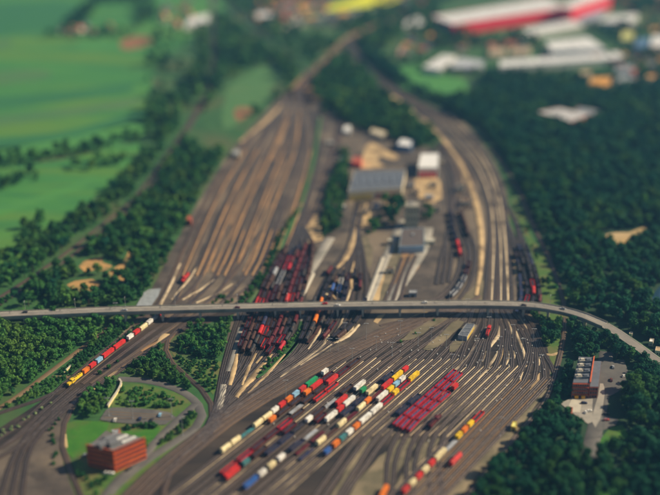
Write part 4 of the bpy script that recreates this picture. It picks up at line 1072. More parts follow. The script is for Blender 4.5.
SHRUBS = [
 ([(54, 379), (66, 366), (82, 354), (112, 328), (128, 315), (152, 309), (160, 312), (128, 338), (100, 359), (72, 382)], 2.8, 1.0, 1, 1, 'green shrub between the service road and the long container train', 'shrubs beside the container train'),
 ([(176, 345), (190, 352), (206, 360), (222, 364), (214, 395), (204, 388), (188, 372), (176, 360)], 3.6, 1.0, 1, .7, 'green shrub on the grass inside the curved track', 'shrubs inside the curved track'),
 ([(98, 376), (122, 356), (140, 350), (168, 336), (164, 350), (172, 366), (196, 392), (180, 386), (140, 377), (124, 374), (112, 380)], 3.6, 1.0, 1, .75, 'green shrub between dark lines and curved track', 'shrubs outside the curved track'),
 ([(30, 430), (60, 404), (62, 410), (58, 440), (60, 470), (50, 470), (52, 440)], 4.5, 1.0, 1, .5, 'green shrub on the brown ground beside the loop track', 'shrubs beside the loop track'),
 ([(-20, 426), (18, 400), (44, 380), (66, 378), (76, 380), (40, 400), (0, 416), (-20, 430)], 3.3, 1.0, 0, 0.95, 'green shrub on the bank above the leftmost lines', 'shrubs on the bank'),
 ([(120, 388), (150, 388), (180, 399), (188, 404), (170, 408), (118, 407)], 3.6, 1.15, 0, 0.66, 'green shrub in the meadow behind the parking lot', 'shrubs of the meadow'),
 ([(123, 428), (140, 423), (162, 424), (162, 428), (140, 428), (126, 432)], 3, 1.2, 1, 1, 'dark clipped shrub of the hedge beside the parking lot', 'shrubs of the parking lot hedge'),
 ([(196, 408), (201, 416), (186, 430), (162, 446), (146, 460), (156, 446), (176, 428)], 3.2, 1.1, 1, 0.9, 'green shrub between the two grey roads', 'shrubs between the two roads'),
 ([(205, 424), (206, 434), (160, 470), (122, 500), (116, 500), (150, 466), (186, 440)], 5, 1.1, 0, .6, 'green shrub on the bank between road and wide lines', 'shrubs on the road bank'),
 ([(302, 324), (301, 338), (290, 350), (276, 362), (262, 374), (258, 374), (280, 352), (296, 334)], 3.4, 1.1, 0, .85, 'bright green shrub along the pale platform road', 'shrubs along the platform road'),
 ([(300, 207), (286, 236), (266, 280), (244, 304), (238, 304), (262, 272), (282, 228)], 4.2, 1.3, 1, .8, 'green shrub between the sorting yard and the brown wagons', 'shrubs beside the brown wagons'),
 ([(222, 296), (242, 298), (238, 306), (206, 308)], 4.2, 1.2, 1, .8, 'green shrub behind the bridge at the yard throat', 'shrubs behind the bridge'),
 ([(394, 343), (416, 331), (436, 320), (440, 322), (424, 334), (402, 344)], 5, 1.0, 0, .45, 'green shrub on the weedy island between the throat tracks', 'shrubs on the weedy island'),
 ([(116, 466), (132, 450), (146, 440), (148, 444), (130, 464), (118, 476)], 3.6, 1.1, 0, .8, 'green shrub along the foot of the orange block', 'shrubs along the orange block'),
 ([(72, 456), (86, 474), (110, 482), (90, 490), (78, 480)], 5, 1.2, 1, .6, 'dark shrub at the corner of the orange block', 'shrubs at the corner of the orange block'),
 ([(598, 374), (602, 372), (601, 398), (596, 398)], 3.5, 1.2, 0, .8, 'green shrub in the row beside the brick office', 'shrubs beside the brick office'),
]
BLOSSOM = [
 ([(-6, 432), (20, 420), (40, 408), (52, 398), (54, 402), (34, 418), (6, 436), (-20, 446), (-20, 436)], 4.2, .85, .8, 'white flowering shrub beside the leftmost lines', 'white shrubs beside the leftmost lines'),
 ([(110, 346), (126, 326), (142, 320), (146, 326), (126, 342), (108, 356)], 5.5, .8, .6, 'white flowering shrub beside the container train', 'white shrubs beside the train'),
]
def scatter(poly_px, sp, keep, seed, extra=2.0, margin=-12):
    g = random.Random(seed)
    P = [g2(*p) for p in poly_px]
    xs, ys = [p[0] for p in P], [p[1] for p in P]
    out = []
    y = min(ys)
    row = 0
    while y < max(ys):
        x = min(xs) + (row % 2) * sp * .5
        while x < max(xs):
            px, py = x + g.uniform(-.42, .42) * sp, y + g.uniform(-.42, .42) * sp
            x += sp
            if g.random() > keep or not in_poly(px, py, P): continue
            u, v = PX((px, py, 5))
            if u < -25 or u > 685 or v < -15 or v > 520: continue
            if blocked(px, py, extra): continue
            if any(in_poly(px, py, f) for f in FOOT) or any(in_poly(px, py, f) for f in NOTREE): continue
            out.append((px, py))
        y += sp * .87
        row += 1
    return out
LEAF = [M_leaf_light, M_leaf_mid, M_leaf_darkened]
SHADE = ['bright green', 'mid green', 'dark green']
NOM = {w[5]: w[2] for w in WOODS}
ALL = []
for wi, (poly, sp, sc, shade, keep, lab, grp) in enumerate(WOODS):
    for x, y in scatter(poly, sp, keep, 900 + wi, .9 * sc):
        sh = shade
        if random.random() < .18: sh = max(0, min(2, shade + random.choice((-1, 1))))
        s = sc * random.choice((.6, .75, .85, .95, 1.0, 1.1, 1.25, 1.45))
        if mnoise.noise((x * .018, y * .018, 4.2)) > .1: sh = max(0, sh - 1) if random.random() < .45 else sh
        if mnoise.noise((x * .03, y * .03, 9.1)) > .42 and random.random() < .6: continue
        ALL.append((x, y, s, sh, lab, grp))
ALL.sort(key=lambda t: (math.hypot(t[0], t[1], CAM_H) / t[2]) if t[4] else 1e9)
def inframe(t):
    u, v = PX((t[0], t[1], 6))
    return 2 < u < 658 and 2 < v < 494
near = [t for t in ALL if inframe(t) and t[4]][:298]
ns = set((t[0], t[1]) for t in near)
far = [t for t in ALL if (t[0], t[1]) not in ns]
rr = random.Random(5)
for x, y, s, sh, lab, grp in near:
    cr, tr = BROAD[rr.randrange(6)]
    q = s / NOM[lab]
    lab = ('very small ' if q < .68 else 'small ' if q < .82 else 'rather small ' if q < .92 else 'very tall ' if q > 1.35 else 'tall ' if q > 1.2 else 'rather tall ' if q > 1.05 else 'middling ') + SHADE[sh] + ' ' + re.sub('^(low |dark |green |leafy |bushy |round |small )+', '', lab)
    r = thing('tree', lab, 'tree', (x, y, 0), rr.uniform(0, 6.28), grp)
    r.scale = (s, s, s * rr.uniform(.85, 1.12))
    link('trunk', tr, r)
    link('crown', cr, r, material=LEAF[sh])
# the woods beyond, too many to count
Vs, Fs, Ms, base = [], [], [], 0
for x, y, s, sh, lab, grp in far:
    dist = math.hypot(x, y)
    V, F = (FARV if dist < 950 else FARV2)[rr.randrange(6)]
    a = rr.uniform(0, 6.28)
    c, sn = math.cos(a) * s, math.sin(a) * s
    Q = np.stack([V[:, 0] * c - V[:, 1] * sn + x, V[:, 0] * sn + V[:, 1] * c + y, V[:, 2] * s * rr.uniform(.85, 1.1)], 1)
    Vs.append(Q); Fs.append(F + base); base += len(Q)
    Ms.append(np.full(len(F), sh, np.int32))
print('trees far', len(far), 'tris', base // 2)
wm = np_mesh('woodland', np.concatenate(Vs), np.concatenate(Fs))
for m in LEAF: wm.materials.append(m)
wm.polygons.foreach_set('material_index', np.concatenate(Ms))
wo = link('woodland', wm); wo['kind'] = 'stuff'
wo['label'] = 'distant green woodland spreading beyond the railway yard'

SH = []
for wi, (poly, sp, sc, shade, keep, lab, grp) in enumerate(SHRUBS):
    for x, y in scatter(poly, sp, keep, 1300 + wi, -2.5 if ('platform road' in lab or 'brown wagons' in lab or 'weedy' in lab) else .3): SH.append((x, y, sc * rr.uniform(.7, 1.25), shade, lab, grp))
SH.sort(key=lambda t: math.hypot(t[0], t[1]) / t[2])
SH = [t for t in SH if inframe(t)]
SHn, SHf = SH[:285], SH[285:]
for x, y, s, sh, lab, grp in SHn:
    fo, st = BUSH[rr.randrange(4)]
    lab = ('small ' if s < .85 else 'large ' if s > 1.2 else 'middling ') + lab
    r = thing('shrub', lab, 'shrub', (x, y, 0), rr.uniform(0, 6.28), grp)
    r.scale = (s, s, s * rr.uniform(.8, 1.2))
    link('stem', st, r)
    link('foliage', fo, r, material=LEAF[sh])
BUSHV = [crown_np(80, 1.7, 2.4, .3, .6, 400 + i, lobes=6) for i in range(3)]
if SHf:
    Vs, Fs, Ms, base = [], [], [], 0
    for x, y, s, sh, lab, grp in SHf:
        V, F = BUSHV[rr.randrange(3)]
        Vs.append(V * s + np.array([x, y, 0])); Fs.append(F + base); base += len(V)
        Ms.append(np.full(len(F), sh, np.int32))
    um = np_mesh('undergrowth', np.concatenate(Vs), np.concatenate(Fs))
    for m in LEAF: um.materials.append(m)
    um.polygons.foreach_set('material_index', np.concatenate(Ms))
    uo = link('undergrowth', um); uo['kind'] = 'stuff'
for wi, (poly, sp, sc, keep, lab, grp) in enumerate(BLOSSOM):
    for x, y in scatter(poly, sp, keep, 1500 + wi, -2.2):
        fo, st = BUSH[rr.randrange(4)]
        s = sc * rr.uniform(.6, 1.0)
        r = thing('flowering_shrub', lab, 'shrub', (x, y, 0), rr.uniform(0, 6.28), grp)
        r.scale = (s, s, s)
        link('stem', st, r)
        link('foliage', fo, r, material=M_blossom)
print('near trees', len(near), 'shrubs', len(SHn), len(SHf))

# =================================================================== WAGONS AND CONTAINERS
PAINT = {}
for k, c in dict(cream=(.80, .68, .40), red=(.62, .03, .03), orange=(.78, .19, .02), yellow=(.85, .55, .02), blue=(.03, .11, .38), lightblue=(.28, .52, .74), green=(.02, .30, .12), teal=(.05, .20, .22), white=(.82, .80, .76),
                 grey=(.36, .38, .42), navy=(.02, .03, .085), maroon=(.10, .01, .018), brown=(.06, .026, .02), black=(.03, .03, .035), purple=(.16, .05, .18), crimson=(.48, .012, .035), darkgreen=(.02, .08, .05)).items():
    PAINT[k] = mat(k + '_paint', c, tuple(x * .62 for x in c), scale=.35, rough=.55, c3=tuple(x * .5 + y for x, y in zip(c, (.045, .025, .015))), scale2=.3, lo=.42, hi=.7)
M_load = mat('dark_load', (.035, .03, .055), (.02, .02, .03), scale=.8)
M_loadb = mat('blue_grey_load', (.10, .07, .17), (.06, .04, .10), scale=1.2)

def bogie_mesh():
    m = MB().box(-1.3, 1.3, -1.05, -.9, .35, .85).box(-1.3, 1.3, .9, 1.05, .35, .85).box(-.25, .25, -.89, .89, .5, .95)
    for x in (-.9, .9):
        for y in (-.78, .78):
            m.cyl((x, y - .06, .46), (x, y + .06, .46), .46, n=10)
        m.cyl((x, -.72, .46), (x, .72, .46), .08, n=6)
    me = m.mesh('bogie'); me.materials.append(M_black)
    return me
BOGIE = bogie_mesh()

def buffers(m, L_):
    for s in (-1, 1):
        for y in (-.87, .87):
            m.cyl((s * (L_ / 2 - .05), y, 1.06), (s * (L_ / 2 + .28), y, 1.06), .16, n=6)
WM = {}
def flat_mesh(L_):
    m = MB().box(-L_ / 2, L_ / 2, -1.3, 1.3, 1.0, 1.16)
    for y in (-1.3, 1.16): m.box(-L_ / 2, L_ / 2, y, y + .14, .72, .999)
    for i in range(5):
        x = -L_ / 2 + L_ * (i + .5) / 5
        m.box(x - .1, x + .1, -1.15, 1.15, .8, .998)
    buffers(m, L_)
    return m.mesh('flat_wagon')
def open_mesh(L_, h):
    m = MB()
    w = 1.42
    m.box(-L_ / 2, L_ / 2, -w, w, .95, 1.12)
    for y in (-w, w - .12): m.box(-L_ / 2, L_ / 2, y, y + .12, 1.121, h)
    for x in (-L_ / 2, L_ / 2 - .12): m.box(x, x + .12, -w + .121, w - .121, 1.121, h)
    n = int(L_ / 1.5)
    for i in range(n + 1):
        x = -L_ / 2 + .12 + (L_ - .24) * i / n
        for s in (-1, 1): m.box(x - .07, x + .07, min(s * w, s * (w + .09)) + (.003 if s > 0 else 0), max(s * w, s * (w + .09)) - (.003 if s < 0 else 0), 1.0, h - .15)
    for s in (-1, 1): m.box(-L_ / 2 - .02, L_ / 2 + .02, min(s * (w - .16), s * (w + .12)), max(s * (w - .16), s * (w + .12)), h + .002, h + .12)
    for s in (-1, 1): m.box(min(s * (L_ / 2 - .16), s * (L_ / 2 + .04)), max(s * (L_ / 2 - .16), s * (L_ / 2 + .04)), -w + .17, w - .17, h + .002, h + .12)
    buffers(m, L_)
    return m.mesh('open_wagon')
def load_mesh(L_, h):
    rr = random.Random(L_ + h)
    nx, ny = 10, 4
    vs, fs = [], []
    for i in range(nx + 1):
        for j in range(ny + 1):
            e = min(i, nx - i, 2) / 2 * (1 if 0 < j < ny else 0)
            vs.append((-L_ / 2 + .14 + (L_ - .28) * i / nx, -1.27 + 2.54 * j / ny, h - .75 + .5 * e * rr.uniform(.6, 1.2)))
    for i in range(nx):
        for j in range(ny):
            a = i * (ny + 1) + j
            fs.append((a, a + ny + 1, a + ny + 2, a + 1))
    return MB().add(vs, fs).mesh('load')
def arc_section(w, z0, z1, rise, n=6):
    pts = [(-w, z0), (-w, z1)]
    for i in range(1, n):
        a = math.pi * (1 - i / n)
        pts.append((w * math.cos(a), z1 + rise * math.sin(a)))
    return pts + [(w, z1), (w, z0)]
def extr(m, sec, x0, x1):
    n = len(sec)
    vs = [(x0, y, z) for y, z in sec] + [(x1, y, z) for y, z in sec]
    fs = [(i, (i + 1) % n, n + (i + 1) % n, n + i)[::-1] for i in range(n)] + [tuple(range(n))[::-1], tuple(range(n, 2 * n))]
    # orient outward
    m.add(vs, [f[::-1] for f in fs])
def covered_mesh(L_):
    m = MB()
    extr(m, arc_section(1.4, 1.13, 3.0, .85), -L_ / 2 + .25, L_ / 2 - .25)
    m.box(-L_ / 2, L_ / 2, -1.3, 1.3, .9, 1.1)
    for i in range(5):
        x = -L_ / 2 + .4 + (L_ - .8) * i / 4
        extr(m, [(y * 1.03, 1.14 + (z - 1.13) * 1.02) for y, z in arc_section(1.4, 1.13, 3.0, .85)], x - .07, x + .07)
    buffers(m, L_)
    return m.mesh('covered_wagon')
def tank_mesh(L_):
    m = MB().cyl((-L_ / 2 + .5, 0, 2.35), (L_ / 2 - .5, 0, 2.35), 1.3, n=14)
    m.cyl((-L_ / 2 + .15, 0, 2.35), (-L_ / 2 + .5, 0, 2.35), .9, 1.29, n=14).cyl((L_ / 2 - .5, 0, 2.35), (L_ / 2 - .15, 0, 2.35), 1.29, .9, n=14)
    m.cyl((0, 0, 3.6), (0, 0, 4.0), .45, n=8)
    m.box(-L_ / 2, L_ / 2, -1.1, 1.1, .9, 1.04)
    for x in (-L_ * .3, L_ * .3): m.box(x - .25, x + .25, -1.05, 1.05, 1.041, 1.7)
    buffers(m, L_)
    return m.mesh('tank_wagon')
def container_mesh(L_):
    """box with corrugated sides, corner posts and roof ribs"""
    m = MB()
    w, h = 1.22, 2.62
    n = int(L_ / .55)
    ys = []
    xs = [-L_ / 2 + .12 + (L_ - .24) * i / n for i in range(n + 1)]
    for s in (-1, 1):
        vs, fs = [], []
        for i, x in enumerate(xs):
            y = s * (w - (.06 if i % 2 else .015))
            vs += [(x, y, .16), (x, y, h - .1)]
        for i in range(n):
            f = (2 * i, 2 * i + 2, 2 * i + 3, 2 * i + 1)
            fs.append(f if s < 0 else f[::-1])
        m.add(vs, fs)
    vs, fs = [], []
    for i, x in enumerate(xs):
        z = h - (.05 if i % 2 else .012)
        vs += [(x, -w + .06, z), (x, w - .06, z)]
    for i in range(n): fs.append((2 * i, 2 * i + 2, 2 * i + 3, 2 * i + 1))
    m.add(vs, fs)
    for x in (-L_ / 2, L_ / 2 - .14):
        for y in (-w, w - .14): m.box(x, x + .14, y, y + .14, .001, h)
    for y in (-w, w - .1):
        m.box(-L_ / 2 + .141, L_ / 2 - .141, y, y + .1, .002, .16)
        m.box(-L_ / 2 + .141, L_ / 2 - .141, y, y + .1, h - .12, h - .003)
    m.box(-L_ / 2 + .02, -L_ / 2 + .1, -w + .141, w - .141, .01, h - .02)
    m.box(-L_ / 2 + .141, L_ / 2 - .141, -w + .12, w - .12, .05, .15)
    return m.mesh('shipping_container')
def door_mesh(L_):
    m = MB()
    for s in (-1, 1):
        m.box(L_ / 2 - .1, L_ / 2 - .03, min(s * .01, s * 1.07), max(s * .01, s * 1.07), .05, 2.55)
        for y in (.3, .75): m.cyl((L_ / 2 - .005, s * y, .1), (L_ / 2 - .005, s * y, 2.5), .03, n=5)
    return m.mesh('door')
def loco_meshes():
    L_ = 17.0
    fr = MB().box(-L_ / 2, L_ / 2, -1.4, 1.4, .95, 1.4)
    buffers(fr, L_)
    body = MB()
    body.box(-7.6, 1.2, -1.05, 1.05, 1.401, 3.3).box(4.4, 7.8, -1.0, 1.0, 1.401, 3.0)
    extr(body, arc_section(1.45, 1.402, 3.9, .35), 1.25, 4.35)
    roof = MB()
    for x in (-6.4, -4.2, -2, 0): roof.cyl((x, 0, 3.301), (x, 0, 3.6), .55, n=10)
    win = MB()
    for s in (-1, 1):
        win.box(1.6, 2.6, min(s * 1.455, s * 1.49), max(s * 1.455, s * 1.49), 2.6, 3.6).box(3, 4, min(s * 1.455, s * 1.49), max(s * 1.455, s * 1.49), 2.6, 3.6)
    win.box(4.355, 4.39, -1.1, 1.1, 3.1, 3.8).box(1.21, 1.245, -1.1, 1.1, 3.35, 3.8)
    return fr.mesh('locomotive'), body.mesh('body'), roof.mesh('roof_fan'), win.mesh('window')
FLAT = {'short': flat_mesh(7.4), 'long': flat_mesh(13.4)}
CONT = {'short': (container_mesh(6.06), door_mesh(6.06)), 'long': (container_mesh(12.19), door_mesh(12.19))}
OPEN = {1: (open_mesh(13.2, 2.6), load_mesh(13.2, 2.6)), 2: (open_mesh(11.0, 3.1), load_mesh(11.0, 3.1))}
COVER = covered_mesh(13.0)
COVER_S = covered_mesh(9.0)
TANK = tank_mesh(12.0)
LOCO = loco_meshes()

class Line:
    """where things stand along a track"""
    def __init__(s, tid):
        s.P = np.array(TRACKS[tid]); s.tid = tid
        d = np.hypot(*np.diff(s.P, axis=0).T)
        s.s = np.concatenate([[0], np.cumsum(d)])
        s.z = .34 + (tid % 60) * .006 + .17
        s.px = np.array([PX((x, y, 1)) for x, y in s.P])
    def near(s, u, v):
        # fine search for the arc length closest to a pixel
        best = (1e9, 0)
        for i in range(len(s.P) - 1):
            a, b = s.px[i], s.px[i + 1]
            ab = b - a
            t = max(0, min(1, float(np.dot(np.array([u, v]) - a, ab) / max(1e-9, np.dot(ab, ab)))))
            q = a + ab * t
            d = math.hypot(q[0] - u, q[1] - v)
            if d < best[0]: best = (d, s.s[i] + (s.s[i + 1] - s.s[i]) * t)
        return best
    def at(s, d):
        x = float(np.interp(d, s.s, s.P[:, 0])); y = float(np.interp(d, s.s, s.P[:, 1]))
        x1 = float(np.interp(d + 4, s.s, s.P[:, 0])); y1 = float(np.interp(d + 4, s.s, s.P[:, 1]))
        x0 = float(np.interp(d - 4, s.s, s.P[:, 0])); y0 = float(np.interp(d - 4, s.s, s.P[:, 1]))
        return x, y, math.atan2(y1 - y0, x1 - x0)
LINES = {}
def line(t):
    if t not in LINES: LINES[t] = Line(t)
    return LINES[t]
USED = {}
def free(t, d, half):
    for a, b in USED.get(t, ()):
        if d - half < b and d + half > a: return False
    USED.setdefault(t, []).append((d - half, d + half))
    return True

def wheels(root, dx, parent_mesh=None):
    for x in (-dx, dx): link('bogie', BOGIE, root, (x, 0, 0))
def mesh_thing(name, me, label, cat, loc, rz, group, material):
    o = link(name, me, loc=loc, rz=rz, material=material)
    return tag(o, label, cat, group)
WORD = dict(crimson='crimson', lightblue='light blue', darkgreen='dark green', navy='navy blue')
def cw(c): return WORD.get(c, c)

def put_flat(ln, d, size, label, group, colour='brown'):
    x, y, a = ln.at(d)
    o = mesh_thing('flat_wagon', FLAT[size], label, 'wagon', (x, y, ln.z), a, group, PAINT[colour])
    wheels(o, 4.6 if size == 'long' else 2.1)
    return x, y, a
def put_container(ln, d, size, colour, label, group, wlabel, wgroup):
    x, y, a = put_flat(ln, d, size, wlabel, wgroup)
    c, dm = CONT[size]
    o = mesh_thing('shipping_container', c, label, 'container', (x, y, ln.z + 1.162), a, group, PAINT[colour])
    link('door', dm, o, material=PAINT[colour])
def put_open(ln, d, kind, colour, label, group, load=None):
    x, y, a = ln.at(d)
    b, l = OPEN[kind]
    o = mesh_thing('open_wagon', b, label, 'wagon', (x, y, ln.z), a, group, PAINT[colour])
    wheels(o, 4.5 if kind == 1 else 3.6)
    link('load', l, o, material=load or M_load)
def put_simple(ln, d, me, name, dx, colour, label, group):
    x, y, a = ln.at(d)
    o = mesh_thing(name, me, label, 'wagon', (x, y, ln.z), a, group, PAINT[colour])
    wheels(o, dx)
def put_loco(ln, d, colour, label, flip=False):
    x, y, a = ln.at(d)
    fr, body, fan, win = LOCO
    o = mesh_thing('locomotive', fr, label, 'locomotive', (x, y, ln.z), a + (math.pi if flip else 0), None, M_black)
    link('body', body, o, material=PAINT[colour])
    link('roof_fan', fan, o, material=M_black)
    link('window', win, o, material=M_glass)
    wheels(o, 5.2)

COUNT = {}
def nth(key):
    COUNT[key] = COUNT.get(key, 0) + 1
    return ordinal(COUNT[key] - 1)

def train(tokens, tids, row, gname):
    """tokens: (kind, colour, u0, v0, u1, v1) in photograph pixels, from the near end"""
    cursor = {}
    for kind, colour, u0, v0, u1, v1 in tokens:
        um, vm = (u0 + u1) / 2, (v0 + v1) / 2
        t = min(tids, key=lambda q: line(q).near(um, vm)[0])
        ln = line(t)
        d0, d1 = ln.near(u0, v0)[1], ln.near(u1, v1)[1]
        sg = 1 if d1 >= d0 else -1
        d0, d1 = d0 * sg, d1 * sg
        L_ = d1 - d0
        if kind == 'c':
            size = 'long' if L_ > 10.5 else 'short'
            pitch = 13.9 if size == 'long' else 7.9
        else:
            size, pitch = 'long', {'o': 13.9, 'v': 13.7, 't': 12.7, 'f': 13.9, 'l': 17.6, 'o2': 11.7, 's': 9.7}[kind]
        n = max(1, int(round(L_ / pitch)))
        for i in range(n):
            d = max(d0 + L_ * (i + .5) / n, cursor.get(t, -1e9) + pitch / 2)
            if d - pitch / 2 > d1 - 2 and i: break
            cursor[t] = d + pitch / 2
            d *= sg
            if not free(t, d, pitch / 2 - .35): continue
            if kind == 'c':
                k = nth((row, 'c', colour))
                put_container(ln, d, size, colour, '%s %s container from the near end, %s' % (k, cw(colour), row), 'containers in ' + gname,
                              '%s loaded flat wagon from the near end, %s' % (nth((row, 'w')), row), 'flat wagons in ' + gname)
            elif kind == 'f':
                put_flat(ln, d, 'long', '%s empty %s flat wagon from the near end, %s' % (nth((row, 'f', colour)), cw(colour), row), 'empty flat wagons in ' + gname, colour)
            elif kind in ('o', 'o2'):
                put_open(ln, d, 1 if kind == 'o' else 2, colour, '%s %s open wagon from the near end, %s' % (nth((row, 'o', colour)), cw(colour), row), 'open wagons in ' + gname)
            elif kind == 'v':
                put_simple(ln, d, COVER, 'covered_wagon', 4.4, colour, '%s %s covered wagon from the near end, %s' % (nth((row, 'v', colour)), cw(colour), row), 'covered wagons in ' + gname)
            elif kind == 's':
                put_simple(ln, d, COVER_S, 'covered_wagon', 2.9, colour, '%s %s short covered wagon from the near end, %s' % (nth((row, 's', colour)), cw(colour), row), 'short covered wagons in ' + gname)
            elif kind == 't':
                put_simple(ln, d, TANK, 'tank_wagon', 4.0, colour, '%s %s tank wagon from the near end, %s' % (nth((row, 't', colour)), cw(colour), row), 'tank wagons in ' + gname)
            elif kind == 'l':
                put_loco(ln, d, colour, '%s locomotive, %s' % (cw(colour), row))

S = [SID[k] for k in range(NK)]
train([('s', 'cream', 223, 454, 238, 443), ('f', 'teal', 238, 443, 245, 437), ('s', 'cream', 246, 437, 266, 421), ('c', 'white', 268, 418, 276, 412), ('c', 'red', 276, 411.5, 284, 405.5), ('c', 'orange', 284, 405, 287, 403), ('c', 'lightblue', 288, 402.5, 295.5, 396.5),
       ('c', 'red', 296, 396, 303, 391), ('c', 'green', 303.5, 390.5, 319, 379), ('c', 'white', 322, 377, 329, 372)], S[0:1], 'train beside the cinder field', 'the train beside the cinder field')
train([('c', 'orange', 268.5, 424.5, 276.5, 418.5), ('o', 'brown', 278, 417, 302, 399.5), ('c', 'orange', 303.5, 395.5, 310, 391), ('c', 'red', 310, 391, 322, 382), ('o', 'maroon', 225, 458, 262, 430)], S[1:2], 'row behind the cinder field train', 'the second siding')
train([('c', 'red', 324.5, 388, 340, 376), ('o', 'maroon', 262, 436, 284, 420), ('o', 'brown', 284, 420, 300, 407)], S[2:3], 'row with the red pair', 'the third siding')
train([('o', 'red', 221, 478, 238, 464), ('o', 'crimson', 239, 463, 252, 453), ('o', 'maroon', 253, 452, 276, 434), ('o', 'crimson', 277, 434, 284, 428), ('o', 'brown', 288, 425, 300, 415), ('o', 'red', 317, 403, 335, 389)], S[3:4], 'long dull red row', 'the dull red row')
train([('c', 'red', 229, 490, 247, 475), ('c', 'teal', 248, 474, 255, 469), ('o', 'brown', 257, 466, 272, 454), ('o', 'maroon', 286, 444, 304, 430)], S[4:5], 'row with the teal container', 'the red and teal row')
train([('c', 'white', 304, 421.5, 310.5, 416.5), ('o', 'brown', 288, 435, 303, 423), ('c', 'red', 338, 407.5, 347, 400), ('c', 'white', 355, 391, 364, 383.5), ('f', 'grey', 312, 415, 336, 409)], S[4:7], 'sparse mixed row', 'the sparse mixed rows')
train([('o', 'navy', 290, 450, 300, 441), ('f', 'grey', 300, 440.5, 318, 426), ('c', 'red', 338, 407.5, 347, 400.5), ('c', 'green', 359, 394.5, 366.5, 388.5)], S[5:8], 'grey flat row', 'the grey flat row')
train([('c', 'blue', 250, 496, 262, 486.5), ('c', 'white', 262.5, 485, 271.5, 477), ('c', 'cream', 272.5, 476, 280, 469.5), ('c', 'white', 281, 468, 289.5, 461), ('c', 'red', 290, 460, 302, 450), ('c', 'lightblue', 302.5, 449.5, 306, 446), ('c', 'red', 307, 446, 312.5, 441),
       ('c', 'blue', 313, 440, 325, 430), ('c', 'white', 326, 429, 337, 419.5), ('c', 'red', 338, 418.5, 342, 415), ('c', 'white', 342.5, 414.5, 357, 402.5), ('c', 'maroon', 358, 402, 366, 395)], S[6:8], 'mixed train of the navy side', 'the mixed train')
train([('f', 'maroon', 300, 462, 330, 437), ('o', 'navy', 346, 423, 370, 403.5), ('o', 'navy', 386, 390, 399, 379)], S[8:9], 'dark row of navy wagons', 'the navy row')
train([('s', 'cream', 322.5, 452.5, 330.5, 446), ('f', 'brown', 330.5, 446, 332, 445), ('s', 'cream', 332.5, 443.5, 345.5, 433), ('f', 'maroon', 346, 432.5, 348, 431), ('s', 'cream', 348, 430, 361.5, 418.5), ('c', 'orange', 362, 418, 368.5, 412), ('f', 'maroon', 369, 411.5, 376, 406), ('c', 'red', 377, 405, 385, 398),
       ('c', 'yellow', 386, 397, 395, 389.5), ('c', 'red', 396, 388.5, 402, 383)], S[9:10], 'cream train mid sidings', 'the cream train')
train([('c', 'cream', 370, 402, 382, 391.5), ('c', 'orange', 382, 391, 387, 386.5), ('c', 'cream', 387, 386, 392.5, 381)], S[8:9], 'short row by the navy wagons', 'the short cream row')
train([('c', 'white', 381, 410.5, 394, 399), ('c', 'yellow', 387.5, 399, 392, 395), ('c', 'lightblue', 396.5, 397, 402, 392), ('c', 'white', 402, 391.5, 407.5, 386.5)], S[10:11], 'dirty white row', 'the dirty white row')
train([('c', 'blue', 331, 465.5, 339, 458.5), ('c', 'orange', 340, 457.5, 346.5, 451.5), ('c', 'teal', 346.5, 451, 349.5, 448), ('c', 'white', 350, 447.5, 354, 444), ('c', 'orange', 354, 443.5, 360.5, 437.5), ('c', 'white', 360.5, 437, 378, 420.5), ('o', 'crimson', 379, 419.5, 386, 413), ('c', 'yellow', 387, 412, 393, 406),
       ('o', 'crimson', 394, 405.5, 402, 398), ('c', 'yellow', 402.5, 397.5, 416, 384.5)], S[10:12], 'blue ended train', 'the blue and yellow ended train')
def red_row(k, va, vb, row):
    t = SID[k]; ln = line(t)
    a, b = sorted((ln.near(*LY(k, va))[1], ln.near(*LY(k, vb))[1]))
    d = a
    while d + 13.6 < b:
        put_open(ln, d + 6.8, 1, 'crimson', '%s crimson open wagon from the near end, %s row of the red block' % (nth(('red', k)), row), 'open wagons of the red block', M_loadb)
        USED.setdefault(t, []).append((d, d + 13.6))
        d += 13.9
red_row(15, 428, 371, 'first')
red_row(16, 431, 372, 'middle')
red_row(17, 433, 389, 'last')
train([('o', 'navy', 397, 417, 420, 396)], [SID[14]], 'row beside the red block', 'the row beside the red block')
train([('l', 'maroon', 436, 434, 446, 425)], [SID[19], SID[18]], 'standing alone right of the crimson block', '')
train([('c', 'red', 456, 395, 460, 389)], [SID[17]], 'far end of the crimson block', 'the crimson block')
train([('c', 'red', 404, 496, 409, 490), ('c', 'cream', 409.5, 489.5, 415.5, 483), ('c', 'red', 416, 482.5, 419.5, 479), ('c', 'cream', 420, 478.5, 427, 471.5), ('c', 'red', 427.5, 471, 431, 467.5), ('c', 'cream', 431.5, 467, 446, 452.5), ('f', 'grey', 446.5, 452, 449, 449.5), ('c', 'yellow', 449, 449, 455, 443),
       ('c', 'orange', 455.5, 442.5, 461.5, 436.5), ('c', 'yellow', 462, 436, 467, 431), ('o', 'red', 467.5, 430.5, 479, 418)], [SID[23], SID[22]], 'train nearest the gravel road', 'the train nearest the gravel road')
train([('v', 'red', 449, 463, 457, 455)], [SID[24], SID[25]], 'alone beside the gravel road train', 'the gravel road side')
train([('c', 'orange', 366, 495, 380, 487)], [SID[14], SID[15], SID[16], SID[13]], 'resting at the bottom of the sandy fan', 'the sandy fan')
